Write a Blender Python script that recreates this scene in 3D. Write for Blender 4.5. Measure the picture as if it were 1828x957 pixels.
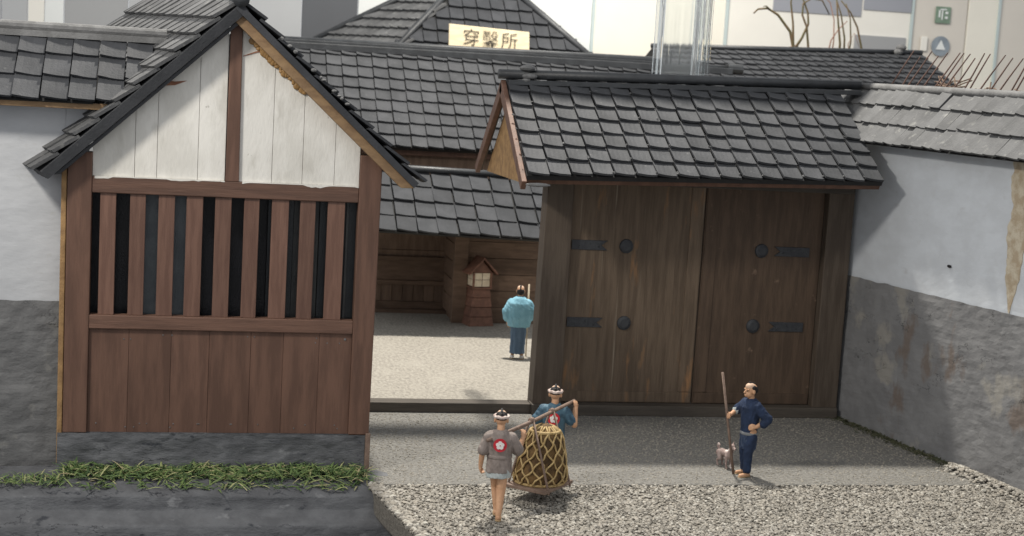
import bpy, bmesh, math, random
from math import sin, cos, pi, radians, atan, atan2, sqrt, tan
from mathutils import Vector, Matrix, noise
random.seed(7)
for o in list(bpy.data.objects): bpy.data.objects.remove(o)
S = bpy.context.scene
COL = S.collection

# ------------------------------------------------------------------ camera
F, H, YAW, ROLL = 2700.0, 7.0, radians(12), radians(3.4)
PITCH = atan((478 - 120) / F)
fw = Vector((sin(YAW)*cos(PITCH), cos(YAW)*cos(PITCH), -sin(PITCH)))
r0 = Vector((cos(YAW), -sin(YAW), 0)); u0 = r0.cross(fw)
Rv = r0*cos(ROLL) + u0*sin(ROLL); Uv = u0*cos(ROLL) - r0*sin(ROLL)
cd = bpy.data.cameras.new("camera"); cam = bpy.data.objects.new("camera", cd); COL.objects.link(cam)
cam.matrix_world = Matrix(((Rv.x, Uv.x, -fw.x, 0), (Rv.y, Uv.y, -fw.y, 0), (Rv.z, Uv.z, -fw.z, H), (0, 0, 0, 1)))
cd.sensor_width = 36; cd.lens = F/1828*36; cd.clip_start = 0.5; cd.clip_end = 500
cd.dof.use_dof = True; cd.dof.focus_distance = 26.5; cd.dof.aperture_fstop = 0.95
S.camera = cam
# ------------------------------------------------------------------ world + lamps
W = bpy.data.worlds.new("World"); S.world = W; W.use_nodes = True
W.node_tree.nodes["Background"].inputs[0].default_value = (0.95, 0.97, 1.0, 1)
W.node_tree.nodes["Background"].inputs[1].default_value = 0.61
def area(name, loc, target, power, size, color):
    l = bpy.data.lights.new(name, 'AREA'); l.shape = 'DISK'; l.size = size; l.energy = power; l.color = color
    o = bpy.data.objects.new(name, l); COL.objects.link(o); o.location = loc
    o.rotation_euler = (Vector(target) - Vector(loc)).to_track_quat('-Z', 'Y').to_euler(); return o
area("ceiling_spot", (6.6, 37.6, 29), (8, 28, 0), 12600, 1.8, (1.0, 0.95, 0.86))
area("front_spot", (-8, 18, 14.2), (3, 26, 4), 1400, 1.8, (1.0, 0.95, 0.87))
area("gallery_lamp", (14, 50, 17), (14, 60, 8), 1300, 6, (1.0, 0.95, 0.87))
S.view_settings.view_transform = 'Standard'; S.view_settings.look = 'None'; S.view_settings.exposure = 0.28; S.view_settings.gamma = 1
S.render.engine = 'CYCLES'

# ------------------------------------------------------------------ materials
def N(nt, t, **k):
    n = nt.nodes.new(t)
    for a, b in k.items(): setattr(n, a, b)
    return n
def mat(name, c, c2=None, scale=(3, 3, 3), rough=.8, bump=.25, bscale=(30, 30, 30), objvar=0.0, spots=None, thr=(.4, .6), spec=.3, detail=5, metal=0, extra=None, crack=None):
    """c/c2: base colours mixed by noise; spots: (colour, scale, lo, hi) wear patches; extra: second wear layer"""
    m = bpy.data.materials.new(name); m.use_nodes = True; nt = m.node_tree; L = nt.links
    b = nt.nodes["Principled BSDF"]; b.inputs["Roughness"].default_value = rough
    b.inputs["Specular IOR Level"].default_value = spec; b.inputs["Metallic"].default_value = metal
    g = N(nt, 'ShaderNodeNewGeometry')
    def nz(sc, det=detail, rgh=.6):
        mp = N(nt, 'ShaderNodeMapping'); mp.inputs['Scale'].default_value = sc; L.new(g.outputs['Position'], mp.inputs[0])
        n = N(nt, 'ShaderNodeTexNoise'); n.inputs['Scale'].default_value = 1; n.inputs['Detail'].default_value = det; n.inputs['Roughness'].default_value = rgh
        L.new(mp.outputs[0], n.inputs['Vector']); return n.outputs['Fac']
    def rmp(f, lo, hi):
        r = N(nt, 'ShaderNodeMapRange'); r.inputs[1].default_value = lo; r.inputs[2].default_value = hi; L.new(f, r.inputs[0]); return r.outputs[0]
    def mix(f, a, bb):
        x = N(nt, 'ShaderNodeMix', data_type='RGBA')
        L.new(f, x.inputs[0])
        for i, v in ((6, a), (7, bb)):
            if isinstance(v, tuple): x.inputs[i].default_value = (*v, 1)
            else: L.new(v, x.inputs[i])
        return x.outputs[2]
    c2 = c2 or tuple(x*.8 for x in c)
    col = mix(rmp(nz(scale), *thr), c, c2)
    for sp in (spots, extra):
        if sp: col = mix(rmp(nz(sp[1]), sp[2], sp[3]), col, sp[0])
    if crack:
        sb = N(nt, 'ShaderNodeMath', operation='SUBTRACT'); sb.inputs[1].default_value = .5; L.new(nz(crack[1], 7, .62), sb.inputs[0])
        ab = N(nt, 'ShaderNodeMath', operation='ABSOLUTE'); L.new(sb.outputs[0], ab.inputs[0])
        ln_ = rmp(ab.outputs[0], .006, .001); mk = rmp(nz((1.1, 1.1, 1.1), 2), .5, .6)
        ml = N(nt, 'ShaderNodeMath', operation='MULTIPLY'); L.new(ln_, ml.inputs[0]); L.new(mk, ml.inputs[1]); col = mix(ml.outputs[0], col, crack[0])
    if objvar:
        oi = N(nt, 'ShaderNodeObjectInfo')
        v = rmp(oi.outputs['Random'], 0, 1); v.node.inputs[3].default_value = 1-objvar; v.node.inputs[4].default_value = 1+objvar
        h = N(nt, 'ShaderNodeHueSaturation'); L.new(v, h.inputs['Value']); L.new(col, h.inputs['Color']); col = h.outputs[0]
    L.new(col, b.inputs['Base Color'])
    if bump:
        bp = N(nt, 'ShaderNodeBump'); bp.inputs['Strength'].default_value = bump; bp.inputs['Distance'].default_value = .03
        L.new(nz(bscale, 4), bp.inputs['Height']); L.new(bp.outputs[0], b.inputs['Normal'])
    return m
M = {}
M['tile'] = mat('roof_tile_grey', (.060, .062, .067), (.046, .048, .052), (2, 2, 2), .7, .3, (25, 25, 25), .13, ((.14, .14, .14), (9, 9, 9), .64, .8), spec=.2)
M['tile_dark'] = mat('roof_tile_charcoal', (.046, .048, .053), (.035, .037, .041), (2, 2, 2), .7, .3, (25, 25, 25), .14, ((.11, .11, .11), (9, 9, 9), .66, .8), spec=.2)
M['tile_pale'] = mat('roof_tile_pale_lit', (.105, .106, .108), (.08, .081, .083), (2.5, 2.5, 2.5), .75, .4, (25, 25, 25), .15, ((.2, .2, .19), (6, 6, 6), .58, .75))  # paler tile copy; brighter light on some slopes is painted into it
M['ridge'] = mat('ridge_paint', (.04, .043, .047), (.028, .03, .033), (3, 3, 3), .45, .2, (30, 30, 30), 0, ((.13, .13, .13), (7, 7, 30), .66, .8), spec=.5)
M['ridge_pale'] = mat('ridge_dusty', (.17, .17, .17), (.12, .12, .12), (4, 4, 4), .8, .4)
M['deck'] = mat('roof_deck', (.03, .03, .03), None, rough=.9)
M['wood'] = mat('brown_painted_wood', (.145, .08, .056), (.105, .058, .041), (6, 6, .8), .6, .15, (40, 40, 3), .09, ((.185, .1, .068), (7, 7, .6), .58, .85), spec=.3)
M['woodh'] = mat('brown_painted_wood_level', (.145, .08, .056), (.105, .058, .041), (1.1, 14, 14), .55, .25, (3, 40, 40), .12, spec=.35)
M['slatw'] = mat('slat_wood', (.165, .09, .064), (.125, .066, .047), (14, 14, 1.1), .55, .2, (40, 40, 3), .14, spec=.35)
M['edgewood'] = mat('raw_edge_wood', (.36, .22, .1), (.25, .15, .07), (5, 5, 5), .8, .4)
M['tan'] = mat('tan_board', (.30, .195, .105), (.22, .14, .078), (3, 8, 8), .7, .3)
M['glue'] = mat('dried_glue', (.34, .2, .08), (.26, .15, .055), (8, 8, 8), .4, .2)
M['smear'] = mat('brown_smear', (.2, .08, .045), (.3, .14, .08), (6, 6, 6), .6, .1)
M['white'] = mat('aged_white_paint', (.74, .72, .67), (.64, .62, .57), (2.2, 2.2, 1.0), .8, .25, (22, 22, 8), .03, ((.50, .48, .43), (3.5, 3.5, 1.3), .54, .78), extra=((.30, .28, .24), (7, 7, 5), .70, .78))
M['plaster'] = mat('white_plaster', (.50, .51, .525), (.455, .465, .48), (1.2, 1.2, 3.0), .85, .14, (7, 7, 16), 0, ((.42, .42, .41), (4, 4, 8), .62, .85))
M['dado'] = mat('grey_plaster', (.165, .165, .165), (.125, .125, .126), (1.6, 1.6, 2.2), .85, .55, (9, 9, 14), 0, ((.23, .225, .21), (1.1, 1.1, .9), .55, .62), extra=((.06, .06, .06), (7, 7, 12), .68, .8), crack=((.05, .05, .05), (.8, .8, 1.3)))
M['plaster_r'] = mat('pale_grey_plaster', (.58, .61, .645), (.53, .555, .585), (1.4, 1.4, 2.4), .85, .12, (7, 7, 14), 0, ((.46, .47, .48), (3, 3, 6), .62, .85))
M['dado_r'] = mat('grey_rough_plaster', (.195, .195, .197), (.165, .165, .168), (1.6, 1.6, 2.2), .85, .3, (8, 8, 15), 0, ((.25, .24, .22), (.8, .8, .7), .56, .62), extra=((.15, .125, .11), (.9, .9, .5), .60, .66), crack=((.06, .06, .06), (.8, .8, 1.3)))
M['peel'] = mat('peeling_tan', (.56, .50, .39), (.42, .34, .24), (5, 5, 5), .85, .5)
M['door'] = mat('streaky_door_reflection', (.155, .112, .077), (.11, .078, .053), (9, 9, .8), .65, .35, (30, 30, 2.5), .06, ((.27, .22, .165), (14, 14, .3), .63, .75), extra=((.30, .16, .075), (3.2, 3.2, .6), .60, .72))  # left leaf: worn streaks, plus a glass reflection painted in as paler tone
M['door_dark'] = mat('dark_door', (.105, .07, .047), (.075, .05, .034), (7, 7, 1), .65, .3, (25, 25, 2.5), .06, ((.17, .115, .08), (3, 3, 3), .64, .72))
M['gatew'] = mat('gate_timber', (.11, .085, .064), (.08, .06, .045), (9, 9, 1), .65, .3, (30, 30, 3), .08)
M['gatewh'] = mat('gate_timber_level', (.09, .076, .062), (.066, .056, .046), (1, 9, 9), .65, .3, (3, 30, 30), .08)
M['iron'] = mat('black_iron', (.032, .034, .04), (.045, .048, .053), (8, 8, 8), .5, .3, spec=.4)
M['shed'] = mat('shed_board', (.175, .115, .08), (.125, .082, .057), (2, 9, 9), .7, .3, (3, 30, 30), .15)
M['shedv'] = mat('shed_board_upright', (.19, .128, .09), (.135, .09, .064), (9, 9, 1.5), .7, .3, (30, 30, 3), .15)
M['refl_black'] = mat('black_reflection', (.012, .012, .015), None, rough=.35)  # slat-gap tones: glass reflections, black to slate, imitated by flat colour
M['refl_slate'] = mat('slate_reflection', (.11, .125, .135), (.085, .098, .107), rough=.4)
M['refl_slate2'] = mat('dull_reflection', (.07, .072, .07), (.05, .052, .052), rough=.4)
M['refl_dark'] = mat('dark_reflection', (.03, .034, .037), None, rough=.35)
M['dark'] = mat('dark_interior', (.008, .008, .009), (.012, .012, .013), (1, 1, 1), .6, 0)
M['pave'] = mat('fine_gravel_paving', (.20, .192, .175), (.135, .13, .12), (13, 13, 13), .9, 1.0, (16, 16, 16), 0, ((.26, .25, .23), (22, 22, 22), .56, .62), extra=((.12, .115, .105), (19, 19, 19), .6, .68))
M['court'] = mat('courtyard_ground', (.35, .325, .28), (.25, .23, .2), (15, 7, 12), .95, 1.0, (16, 8, 14), 0, ((.2, .185, .165), (13, 4.5, 10), .58, .68), extra=((.36, .335, .29), (1.2, .8, 1), .5, .8))
M['bed'] = mat('gravel_mortar', (.20, .185, .16), (.13, .12, .105), (20, 20, 20), .95, .8)
M['bank'] = mat('dark_slate_bank', (.125, .128, .135), (.09, .092, .098), (2, 2, 3), .75, .8, (6, 6, 14), 0, ((.19, .193, .2), (2.5, 2.5, 5), .6, .7), extra=((.04, .043, .05), (2.2, 2.2, 5), .63, .69), crack=((.03, .03, .035), (.6, .6, 2.5)))
M['void'] = mat('dark_floor', (.02, .02, .023), None, rough=.9)
M['stone_edge'] = mat('slab_edge', (.16, .14, .115), (.1, .088, .075), (8, 8, 8), .9, .8, (14, 14, 14))
def tonemat(name, stops):
    m = bpy.data.materials.new(name); m.use_nodes = True; nt = m.node_tree; b = nt.nodes["Principled BSDF"]; b.inputs["Roughness"].default_value = .7
    a = N(nt, 'ShaderNodeAttribute', attribute_name='tone'); cr = N(nt, 'ShaderNodeValToRGB'); nt.links.new(a.outputs['Fac'], cr.inputs[0]); nt.links.new(cr.outputs[0], b.inputs['Base Color'])
    e = cr.color_ramp.elements; e[0].color = (*stops[0][1], 1); e[1].color = (*stops[-1][1], 1)
    for p, c in stops[1:-1]: e.new(p).color = (*c, 1)
    return m
M['grass1'] = tonemat('dyed_grass', [(0, (.03, .055, .02)), (.3, (.06, .11, .03)), (.6, (.115, .175, .05)), (.82, (.2, .25, .085)), (.92, (.34, .34, .16)), (1, (.30, .25, .14))])
M['moss'] = mat('mossy_turf', (.05, .06, .03), (.09, .085, .05), (12, 12, 12), .9, .6)
M['stain'] = mat('rust_stain', (.07, .035, .025), (.1, .05, .03), (6, 6, 6), .7, .3)
M['paper'] = mat('lantern_paper', (.72, .62, .47), (.62, .52, .38), (8, 8, 8), .8, .1)
M['lant'] = mat('lantern_wood', (.20, .10, .068), (.14, .07, .048), (8, 8, 8), .6, .3, objvar=.15)
M['signw'] = mat('pale_sign_board', (.70, .60, .42), (.62, .52, .35), (2, 2, 8), .7, .15)
M['ink'] = mat('black_ink', (.015, .013, .012), None, rough=.7, bump=0)
M['skin'] = mat('painted_skin', (.56, .33, .20), (.48, .27, .155), (9, 9, 9), .55, .1)
M['hair'] = mat('painted_hair', (.015, .013, .013), None, rough=.5, bump=.1)
M['scalp'] = mat('shaved_scalp', (.62, .43, .31), None, rough=.55, bump=0)
M['navy'] = mat('navy_cloth', (.018, .033, .075), (.012, .022, .05), (10, 10, 10), .75, .3)
M['check'] = mat('checked_navy_cloth', (.02, .035, .075), (.05, .07, .115), (40, 40, 10), .75, .3, thr=(.5, .55))
M['belt'] = mat('grey_belt', (.22, .23, .24), None, rough=.8)
M['sky'] = mat('light_blue_cloth', (.22, .43, .53), (.17, .36, .46), (6, 6, 6), .75, .3)
M['slate'] = mat('slate_blue_cloth', (.10, .155, .225), (.075, .12, .185), (14, 14, 2), .8, .3)
M['brownc'] = mat('grey_brown_cloth', (.25, .21, .19), (.19, .158, .142), (10, 10, 5), .8, .3)
M['paleb'] = mat('pale_hem_cloth', (.42, .46, .46), (.34, .38, .38), (8, 8, 8), .8, .2)
M['teal'] = mat('blue_coat_cloth', (.035, .075, .115), (.07, .14, .19), (7, 7, 7), .6, .25)
M['red'] = mat('red_emblem', (.55, .03, .045), None, rough=.6, bump=0)
M['wht'] = mat('white_paint', (.8, .78, .75), None, rough=.7, bump=0)
M['straw'] = mat('straw_sandal', (.38, .27, .15), None, rough=.8)
M['band'] = mat('headband_cloth', (.62, .55, .5), (.35, .25, .22), (14, 14, 14), .8, .2)
M['pole'] = mat('pole_wood', (.22, .155, .12), (.16, .11, .085), (8, 8, 8), .6, .3)
M['rope'] = mat('net_rope', (.42, .31, .15), (.30, .205, .085), (14, 14, 14), .7, .3)
M['load'] = mat('dark_load', (.055, .032, .014), (.15, .09, .035), (6, 6, 6), .8, .6)
M['dog'] = mat('pink_brown_coat', (.36, .28, .255), (.25, .175, .155), (4, 4, 4), .6, .3, spots=((.7, .62, .58), (5, 5, 4), .52, .6))
M['rod'] = mat('rusty_rod', (.07, .04, .032), (.11, .06, .045), (9, 9, 9), .6, .2)
M['brush'] = mat('dry_brushwood', (.13, .085, .06), (.2, .14, .1), (9, 9, 9), .8, .2)
M['twig'] = mat('dry_twig', (.13, .085, .045), (.09, .08, .035), (4, 4, 4), .7, .2)
M['pinktwig'] = mat('pinkish_stem', (.34, .2, .15), None, rough=.6)
for n, c in dict(g_white=(.78, .76, .70), g_cool=(.72, .74, .73), g_cream=(.80, .77, .68), g_grey=(.33, .335, .34), g_mid=(.42, .43, .44), g_dark=(.10, .105, .115),
                 g_slate=(.30, .31, .345), g_beige=(.64, .60, .54), g_line=(.48, .56, .56), g_black=(.06, .065, .06)).items():
    M[n] = mat('gallery_'+n[2:], c, tuple(x*.96 for x in c), (.4, .4, .4), .6, 0)
M['g_green'] = mat('green_sign', (.20, .28, .21), None, rough=.6, bump=0)
M['g_blue'] = mat('blue_grey_sign', (.26, .30, .34), None, rough=.6, bump=0)
def glassmat(name, col, rough, ior):
    m = bpy.data.materials.new(name); m.use_nodes = True; b = m.node_tree.nodes["Principled BSDF"]
    b.inputs["Base Color"].default_value = (*col, 1); b.inputs["Transmission Weight"].default_value = 1
    b.inputs["Roughness"].default_value = rough; b.inputs["IOR"].default_value = ior; return m
M['acrylic_streak'] = glassmat('streaky_acrylic', (.92, .95, .95), .06, 1.3); M['acrylic_streak'].node_tree.nodes['Principled BSDF'].inputs['Transmission Weight'].default_value = .93
nt = M['acrylic_streak'].node_tree; g_ = N(nt, 'ShaderNodeNewGeometry'); mp = N(nt, 'ShaderNodeMapping'); mp.inputs['Scale'].default_value = (6, 3, .05); nt.links.new(g_.outputs['Position'], mp.inputs[0])
nz_ = N(nt, 'ShaderNodeTexNoise'); nz_.inputs['Detail'].default_value = 3; nz_.inputs['Scale'].default_value = 1; nt.links.new(mp.outputs[0], nz_.inputs['Vector'])
bp_ = N(nt, 'ShaderNodeBump'); bp_.inputs['Strength'].default_value = .45; bp_.inputs['Distance'].default_value = .06; nt.links.new(nz_.outputs['Fac'], bp_.inputs['Height']); nt.links.new(bp_.outputs[0], nt.nodes["Principled BSDF"].inputs['Normal'])
M['acrylic'] = glassmat('clear_acrylic', (.93, .96, .96), .0, 1.47)
# ------------------------------------------------------------------ helpers
def empty(name, loc, label, cat, group=None, rz=0):
    o = bpy.data.objects.new(name, None); COL.objects.link(o); o.location = loc; o.rotation_euler = (0, 0, rz); o.empty_display_size = .3
    tag(o, label, cat, group); return o
def tag(o, label=None, cat=None, group=None, kind=None):
    if label: o['label'] = label
    if cat: o['category'] = cat
    if group: o['group'] = group
    if kind: o['kind'] = kind
    return o
class MB:
    def __init__(s): s.v = []; s.f = []; s.sm = False
    def add(s, vs, fs):
        n = len(s.v); s.v += [Vector(p) for p in vs]; s.f += [tuple(i+n for i in f) for f in fs]; return s
    def box(s, x0, x1, y0, y1, z0, z1):
        return s.hexa([(x0, y0, z0), (x1, y0, z0), (x1, y1, z0), (x0, y1, z0), (x0, y0, z1), (x1, y0, z1), (x1, y1, z1), (x0, y1, z1)])
    def hexa(s, p):
        return s.add(p, [(0, 3, 2, 1), (4, 5, 6, 7), (0, 1, 5, 4), (1, 2, 6, 5), (2, 3, 7, 6), (3, 0, 4, 7)])
    def prism(s, pts, ext):
        pts = [Vector(p) for p in pts]; ext = Vector(ext); n = len(pts)
        return s.add(pts+[p+ext for p in pts], [tuple(range(n))[::-1], tuple(range(n, 2*n))]+[(i, (i+1) % n, n+(i+1) % n, n+i) for i in range(n)])
    def tube(s, pts, r, n=8, cap=True):
        pts = [Vector(p) for p in pts]; k = len(pts); r = r if isinstance(r, (list, tuple)) else [r]*k
        vs = []; fs = []
        for i, p in enumerate(pts):
            d = (pts[min(i+1, k-1)]-pts[max(i-1, 0)]).normalized()
            a = d.orthogonal().normalized() if i == 0 else (a - d*a.dot(d)).normalized()
            b = d.cross(a)
            vs += [p+(a*cos(2*pi*j/n)+b*sin(2*pi*j/n))*r[i] for j in range(n)]
        for i in range(k-1):
            for j in range(n): fs.append((i*n+j, i*n+(j+1) % n, (i+1)*n+(j+1) % n, (i+1)*n+j))
        if cap: fs += [tuple(range(n))[::-1], tuple(range((k-1)*n, k*n))]
        return s.add(vs, fs)
    def loft(s, rings, n=20):
        """rings: (centre, rx, ry)"""
        vs = []; fs = []; k = len(rings)
        for c, rx, ry in rings:
            c = Vector(c); vs += [c+Vector((rx*cos(2*pi*j/n), ry*sin(2*pi*j/n), 0)) for j in range(n)]
        for i in range(k-1):
            for j in range(n): fs.append((i*n+j, i*n+(j+1) % n, (i+1)*n+(j+1) % n, (i+1)*n+j))
        fs += [tuple(range(n))[::-1], tuple(range((k-1)*n, k*n))]
        return s.add(vs, fs)
    def ell(s, c, r, n=14, m=9):
        c = Vector(c); r = r if isinstance(r, (list, tuple)) else (r, r, r); vs = [c+Vector((0, 0, r[2]))]; fs = []
        for i in range(1, m):
            t = pi*i/m; vs += [c+Vector((r[0]*sin(t)*cos(2*pi*j/n), r[1]*sin(t)*sin(2*pi*j/n), r[2]*cos(t))) for j in range(n)]
        vs.append(c-Vector((0, 0, r[2])))
        for j in range(n):
            fs.append((0, 1+j, 1+(j+1) % n)); b = 1+(m-2)*n; fs.append((len(vs)-1, b+(j+1) % n, b+j))
        for i in range(m-2):
            for j in range(n): a = 1+i*n; fs.append((a+j, a+n+j, a+n+(j+1) % n, a+(j+1) % n))
        return s.add(vs, fs)
    def cap(s, p0, r0, p1, r1, n=12):
        p0 = Vector(p0); p1 = Vector(p1); s.tube([p0, p1], [r0, r1], n); s.ell(p0, r0, n, 8); s.ell(p1, r1, n, 8); return s
    def mesh(s, name, off=Vector()):
        me = bpy.data.meshes.new(name); me.from_pydata([tuple(p-off) for p in s.v], [], s.f); me.update(); return me
    def make(s, name, m, parent=None, bevel=0, rel=True, smooth=False, rot=None):
        if s.v:
            lo = Vector([min(p[i] for p in s.v) for i in range(3)]); hi = Vector([max(p[i] for p in s.v) for i in range(3)]); c = (lo+hi)/2
            if parent is None: c.z = lo.z
        me = s.mesh(name, c); me.materials.append(M[m] if isinstance(m, str) else m)
        if smooth: me.polygons.foreach_set('use_smooth', [True]*len(me.polygons))
        o = bpy.data.objects.new(name, me); COL.objects.link(o); o.location = c
        if parent:
            o.parent = parent
            if rel: o.location = c - world_loc(parent)
        if bevel:
            b = o.modifiers.new('bevel', 'BEVEL'); b.width = bevel; b.segments = 2; b.limit_method = 'ANGLE'
        return o
def world_loc(o):
    l = o.location.copy()
    while o.parent: o = o.parent; l = l + o.location
    return l
def box(name, m, parent, x0, x1, y0, y1, z0, z1, bevel=.012, rel=True):
    return MB().box(x0, x1, y0, y1, z0, z1).make(name, m, parent, bevel, rel)
def solid(name, mb, voxel, m, parent, smooth=2, fold=0):
    """several overlapping shapes fused into one continuous surface"""
    t = bpy.data.objects.new('t', mb.mesh('t')); COL.objects.link(t)
    r = t.modifiers.new('r', 'REMESH'); r.mode = 'VOXEL'; r.voxel_size = voxel
    if smooth: q = t.modifiers.new('s', 'SMOOTH'); q.iterations = smooth; q.factor = .5
    dg = bpy.context.evaluated_depsgraph_get(); dg.update()
    me = bpy.data.meshes.new_from_object(t.evaluated_get(dg)); bpy.data.objects.remove(t); me.name = name
    me.materials.clear(); me.materials.append(M[m]); me.polygons.foreach_set('use_smooth', [True]*len(me.polygons))
    if name in ('coat', 'jacket', 'trousers', 'skirt', 'hem', 'waist_skirt'):
        ns = [v.normal.copy() for v in me.vertices]; k = hash(len(ns)) % 17
        for v, q in zip(me.vertices, ns):
            c = v.co; d = abs(noise.noise(Vector((c.x*13+c.z*5, c.y*13, c.z*4+k))))*.020+noise.noise(Vector((c.x*9, c.y*9+k, c.z*16+c.x*12)))*.007
            v.co = c+q*(d-.003)
    o = bpy.data.objects.new(name, me); COL.objects.link(o); o.parent = parent; return o
def wobble(o_mesh, amp, sc, axes=(1, 1, 1)):
    for v in o_mesh.vertices:
        d = noise.noise_vector(v.co*sc); v.co += Vector((d.x*axes[0], d.y*axes[1], d.z*axes[2]))*amp
def grid_sheet(fn, nu, nv):
    """open sheet of nu x nv cells from fn(u,v)"""
    mb = MB(); vs = [fn(i/nu, j/nv) for j in range(nv+1) for i in range(nu+1)]
    fs = [(j*(nu+1)+i, j*(nu+1)+i+1, (j+1)*(nu+1)+i+1, (j+1)*(nu+1)+i) for j in range(nv) for i in range(nu)]
    return mb.add(vs, fs)

# tiles -----------------------------------------------------------------
def tile_meshes(u, v, n, w, l, t, m, curl=.03, k=5):
    out = []
    for q in range(k):
        rr = random.Random(q*13+int(w*1000)); vs = []; xs = [-.5, -.25, 0, .25, .5]
        sl = rr.uniform(-.02, .02)*l; wav = [sl*x*2+rr.uniform(-.008, .008)*l for x in xs]; lift = rr.uniform(-.006, .006)
        for top in (1, 0):
            for row in (0, 1):
                for i, x in enumerate(xs):
                    prof = curl*(x*x*1.6 - x*1.5)
                    y = (wav[i]-.02*l if row == 0 else 1.13*l)
                    z = (t*1.05+lift if row == 0 else 0) + prof*(1 if row == 0 else .6) + (0 if top else -t*.8)
                    vs.append(u*(x*w*.955) + v*y + n*z)
        fs = []
        for i in range(4):
            fs.append((i, i+1, 6+i, 5+i)); fs.append((10+i+1, 10+i, 15+i, 16+i))
            fs.append((10+i, 11+i, i+1, i)); fs.append((5+i, 6+i, 16+i, 15+i))
        fs += [(0, 5, 15, 10), (4, 14, 19, 9)]
        me = bpy.data.meshes.new('tile'); me.from_pydata([tuple(p) for p in vs], [], fs); me.update(); me.materials.append(M[m]); out.append(me)
    return out
def tile_roof(parent, O, u, v, w, l, nc, nr, m, t=.07, curl=.03, mask=None, stagger=0, rel=True, jit=.005):
    O = Vector(O); u = Vector(u).normalized(); v = Vector(v).normalized(); n = u.cross(v).normalized()
    if n.z < 0: n = -n
    ms = tile_meshes(u, v, n, w, l, t, m, curl); base = world_loc(parent) if rel else Vector()
    for r in range(nr):
        for c in range(nc):
            a = (c+.5+(stagger if r % 2 else 0))*w; b = r*l
            if mask and not mask(a, b+l*.5): continue
            o = bpy.data.objects.new('tile', random.choice(ms)); COL.objects.link(o); o.parent = parent
            p = O+u*a+v*b+n*.02; o.location = p-base+Vector((random.gauss(0, jit), random.gauss(0, jit), random.gauss(0, jit*.6)))
            o.rotation_euler = (random.gauss(0, .008), random.gauss(0, .008), random.gauss(0, .007))

# ------------------------------------------------------------------ SETTING
def structure(o): return tag(o, kind='structure')
structure(box('dark_floor', 'void', None, -30, 60, 5, 66, -2.0, -1.6, 0))
structure(box('courtyard_ground', 'court', None, -3, 30, 29.9, 50, -.5, .004, 0))
structure(box('pavement', 'pave', None, 3.06, 15.2, 24.36, 29.9, -.5, 0, .03))
def slab():
    mb = MB(); pts = [(2.98, 24.35, -.03), (3.1, 23.4, -.03), (3.28, 22.3, -.03), (3.42, 21.4, -.03), (3.7, 19.4, -.03), (17, 19.4, -.03), (17, 24.35, -.03)]
    mb.prism(pts, (0, 0, -.42)); return mb.make('gravel_bed', 'bed', None, .06)
structure(slab())
# rough slate bank that falls away in front of the gatehouse
prof = [(25.4, .0), (24.9, .0), (24.5, -.02), (24.2, -.07), (24.08, -.13), (24.03, -.34), (23.92, -.42), (23.7, -.5), (23.6, -.9), (23.5, -1.61)]
def bankf(u, v):
    f = v*(len(prof)-1); i = min(int(f), len(prof)-2); f -= i
    y = prof[i][0]*(1-f)+prof[i+1][0]*f; z = prof[i][1]*(1-f)+prof[i+1][1]*f; x = -7+u*(3.35+7)
    d = noise.noise(Vector((x*1.1, y*2, z*3)))*.05+noise.noise(Vector((x*4, y*5, z*8)))*.018
    return Vector((x, y-d*.7, z+d*.5))
structure(grid_sheet(bankf, 260, 70).make('slate_bank', 'bank', None, smooth=True))

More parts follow.
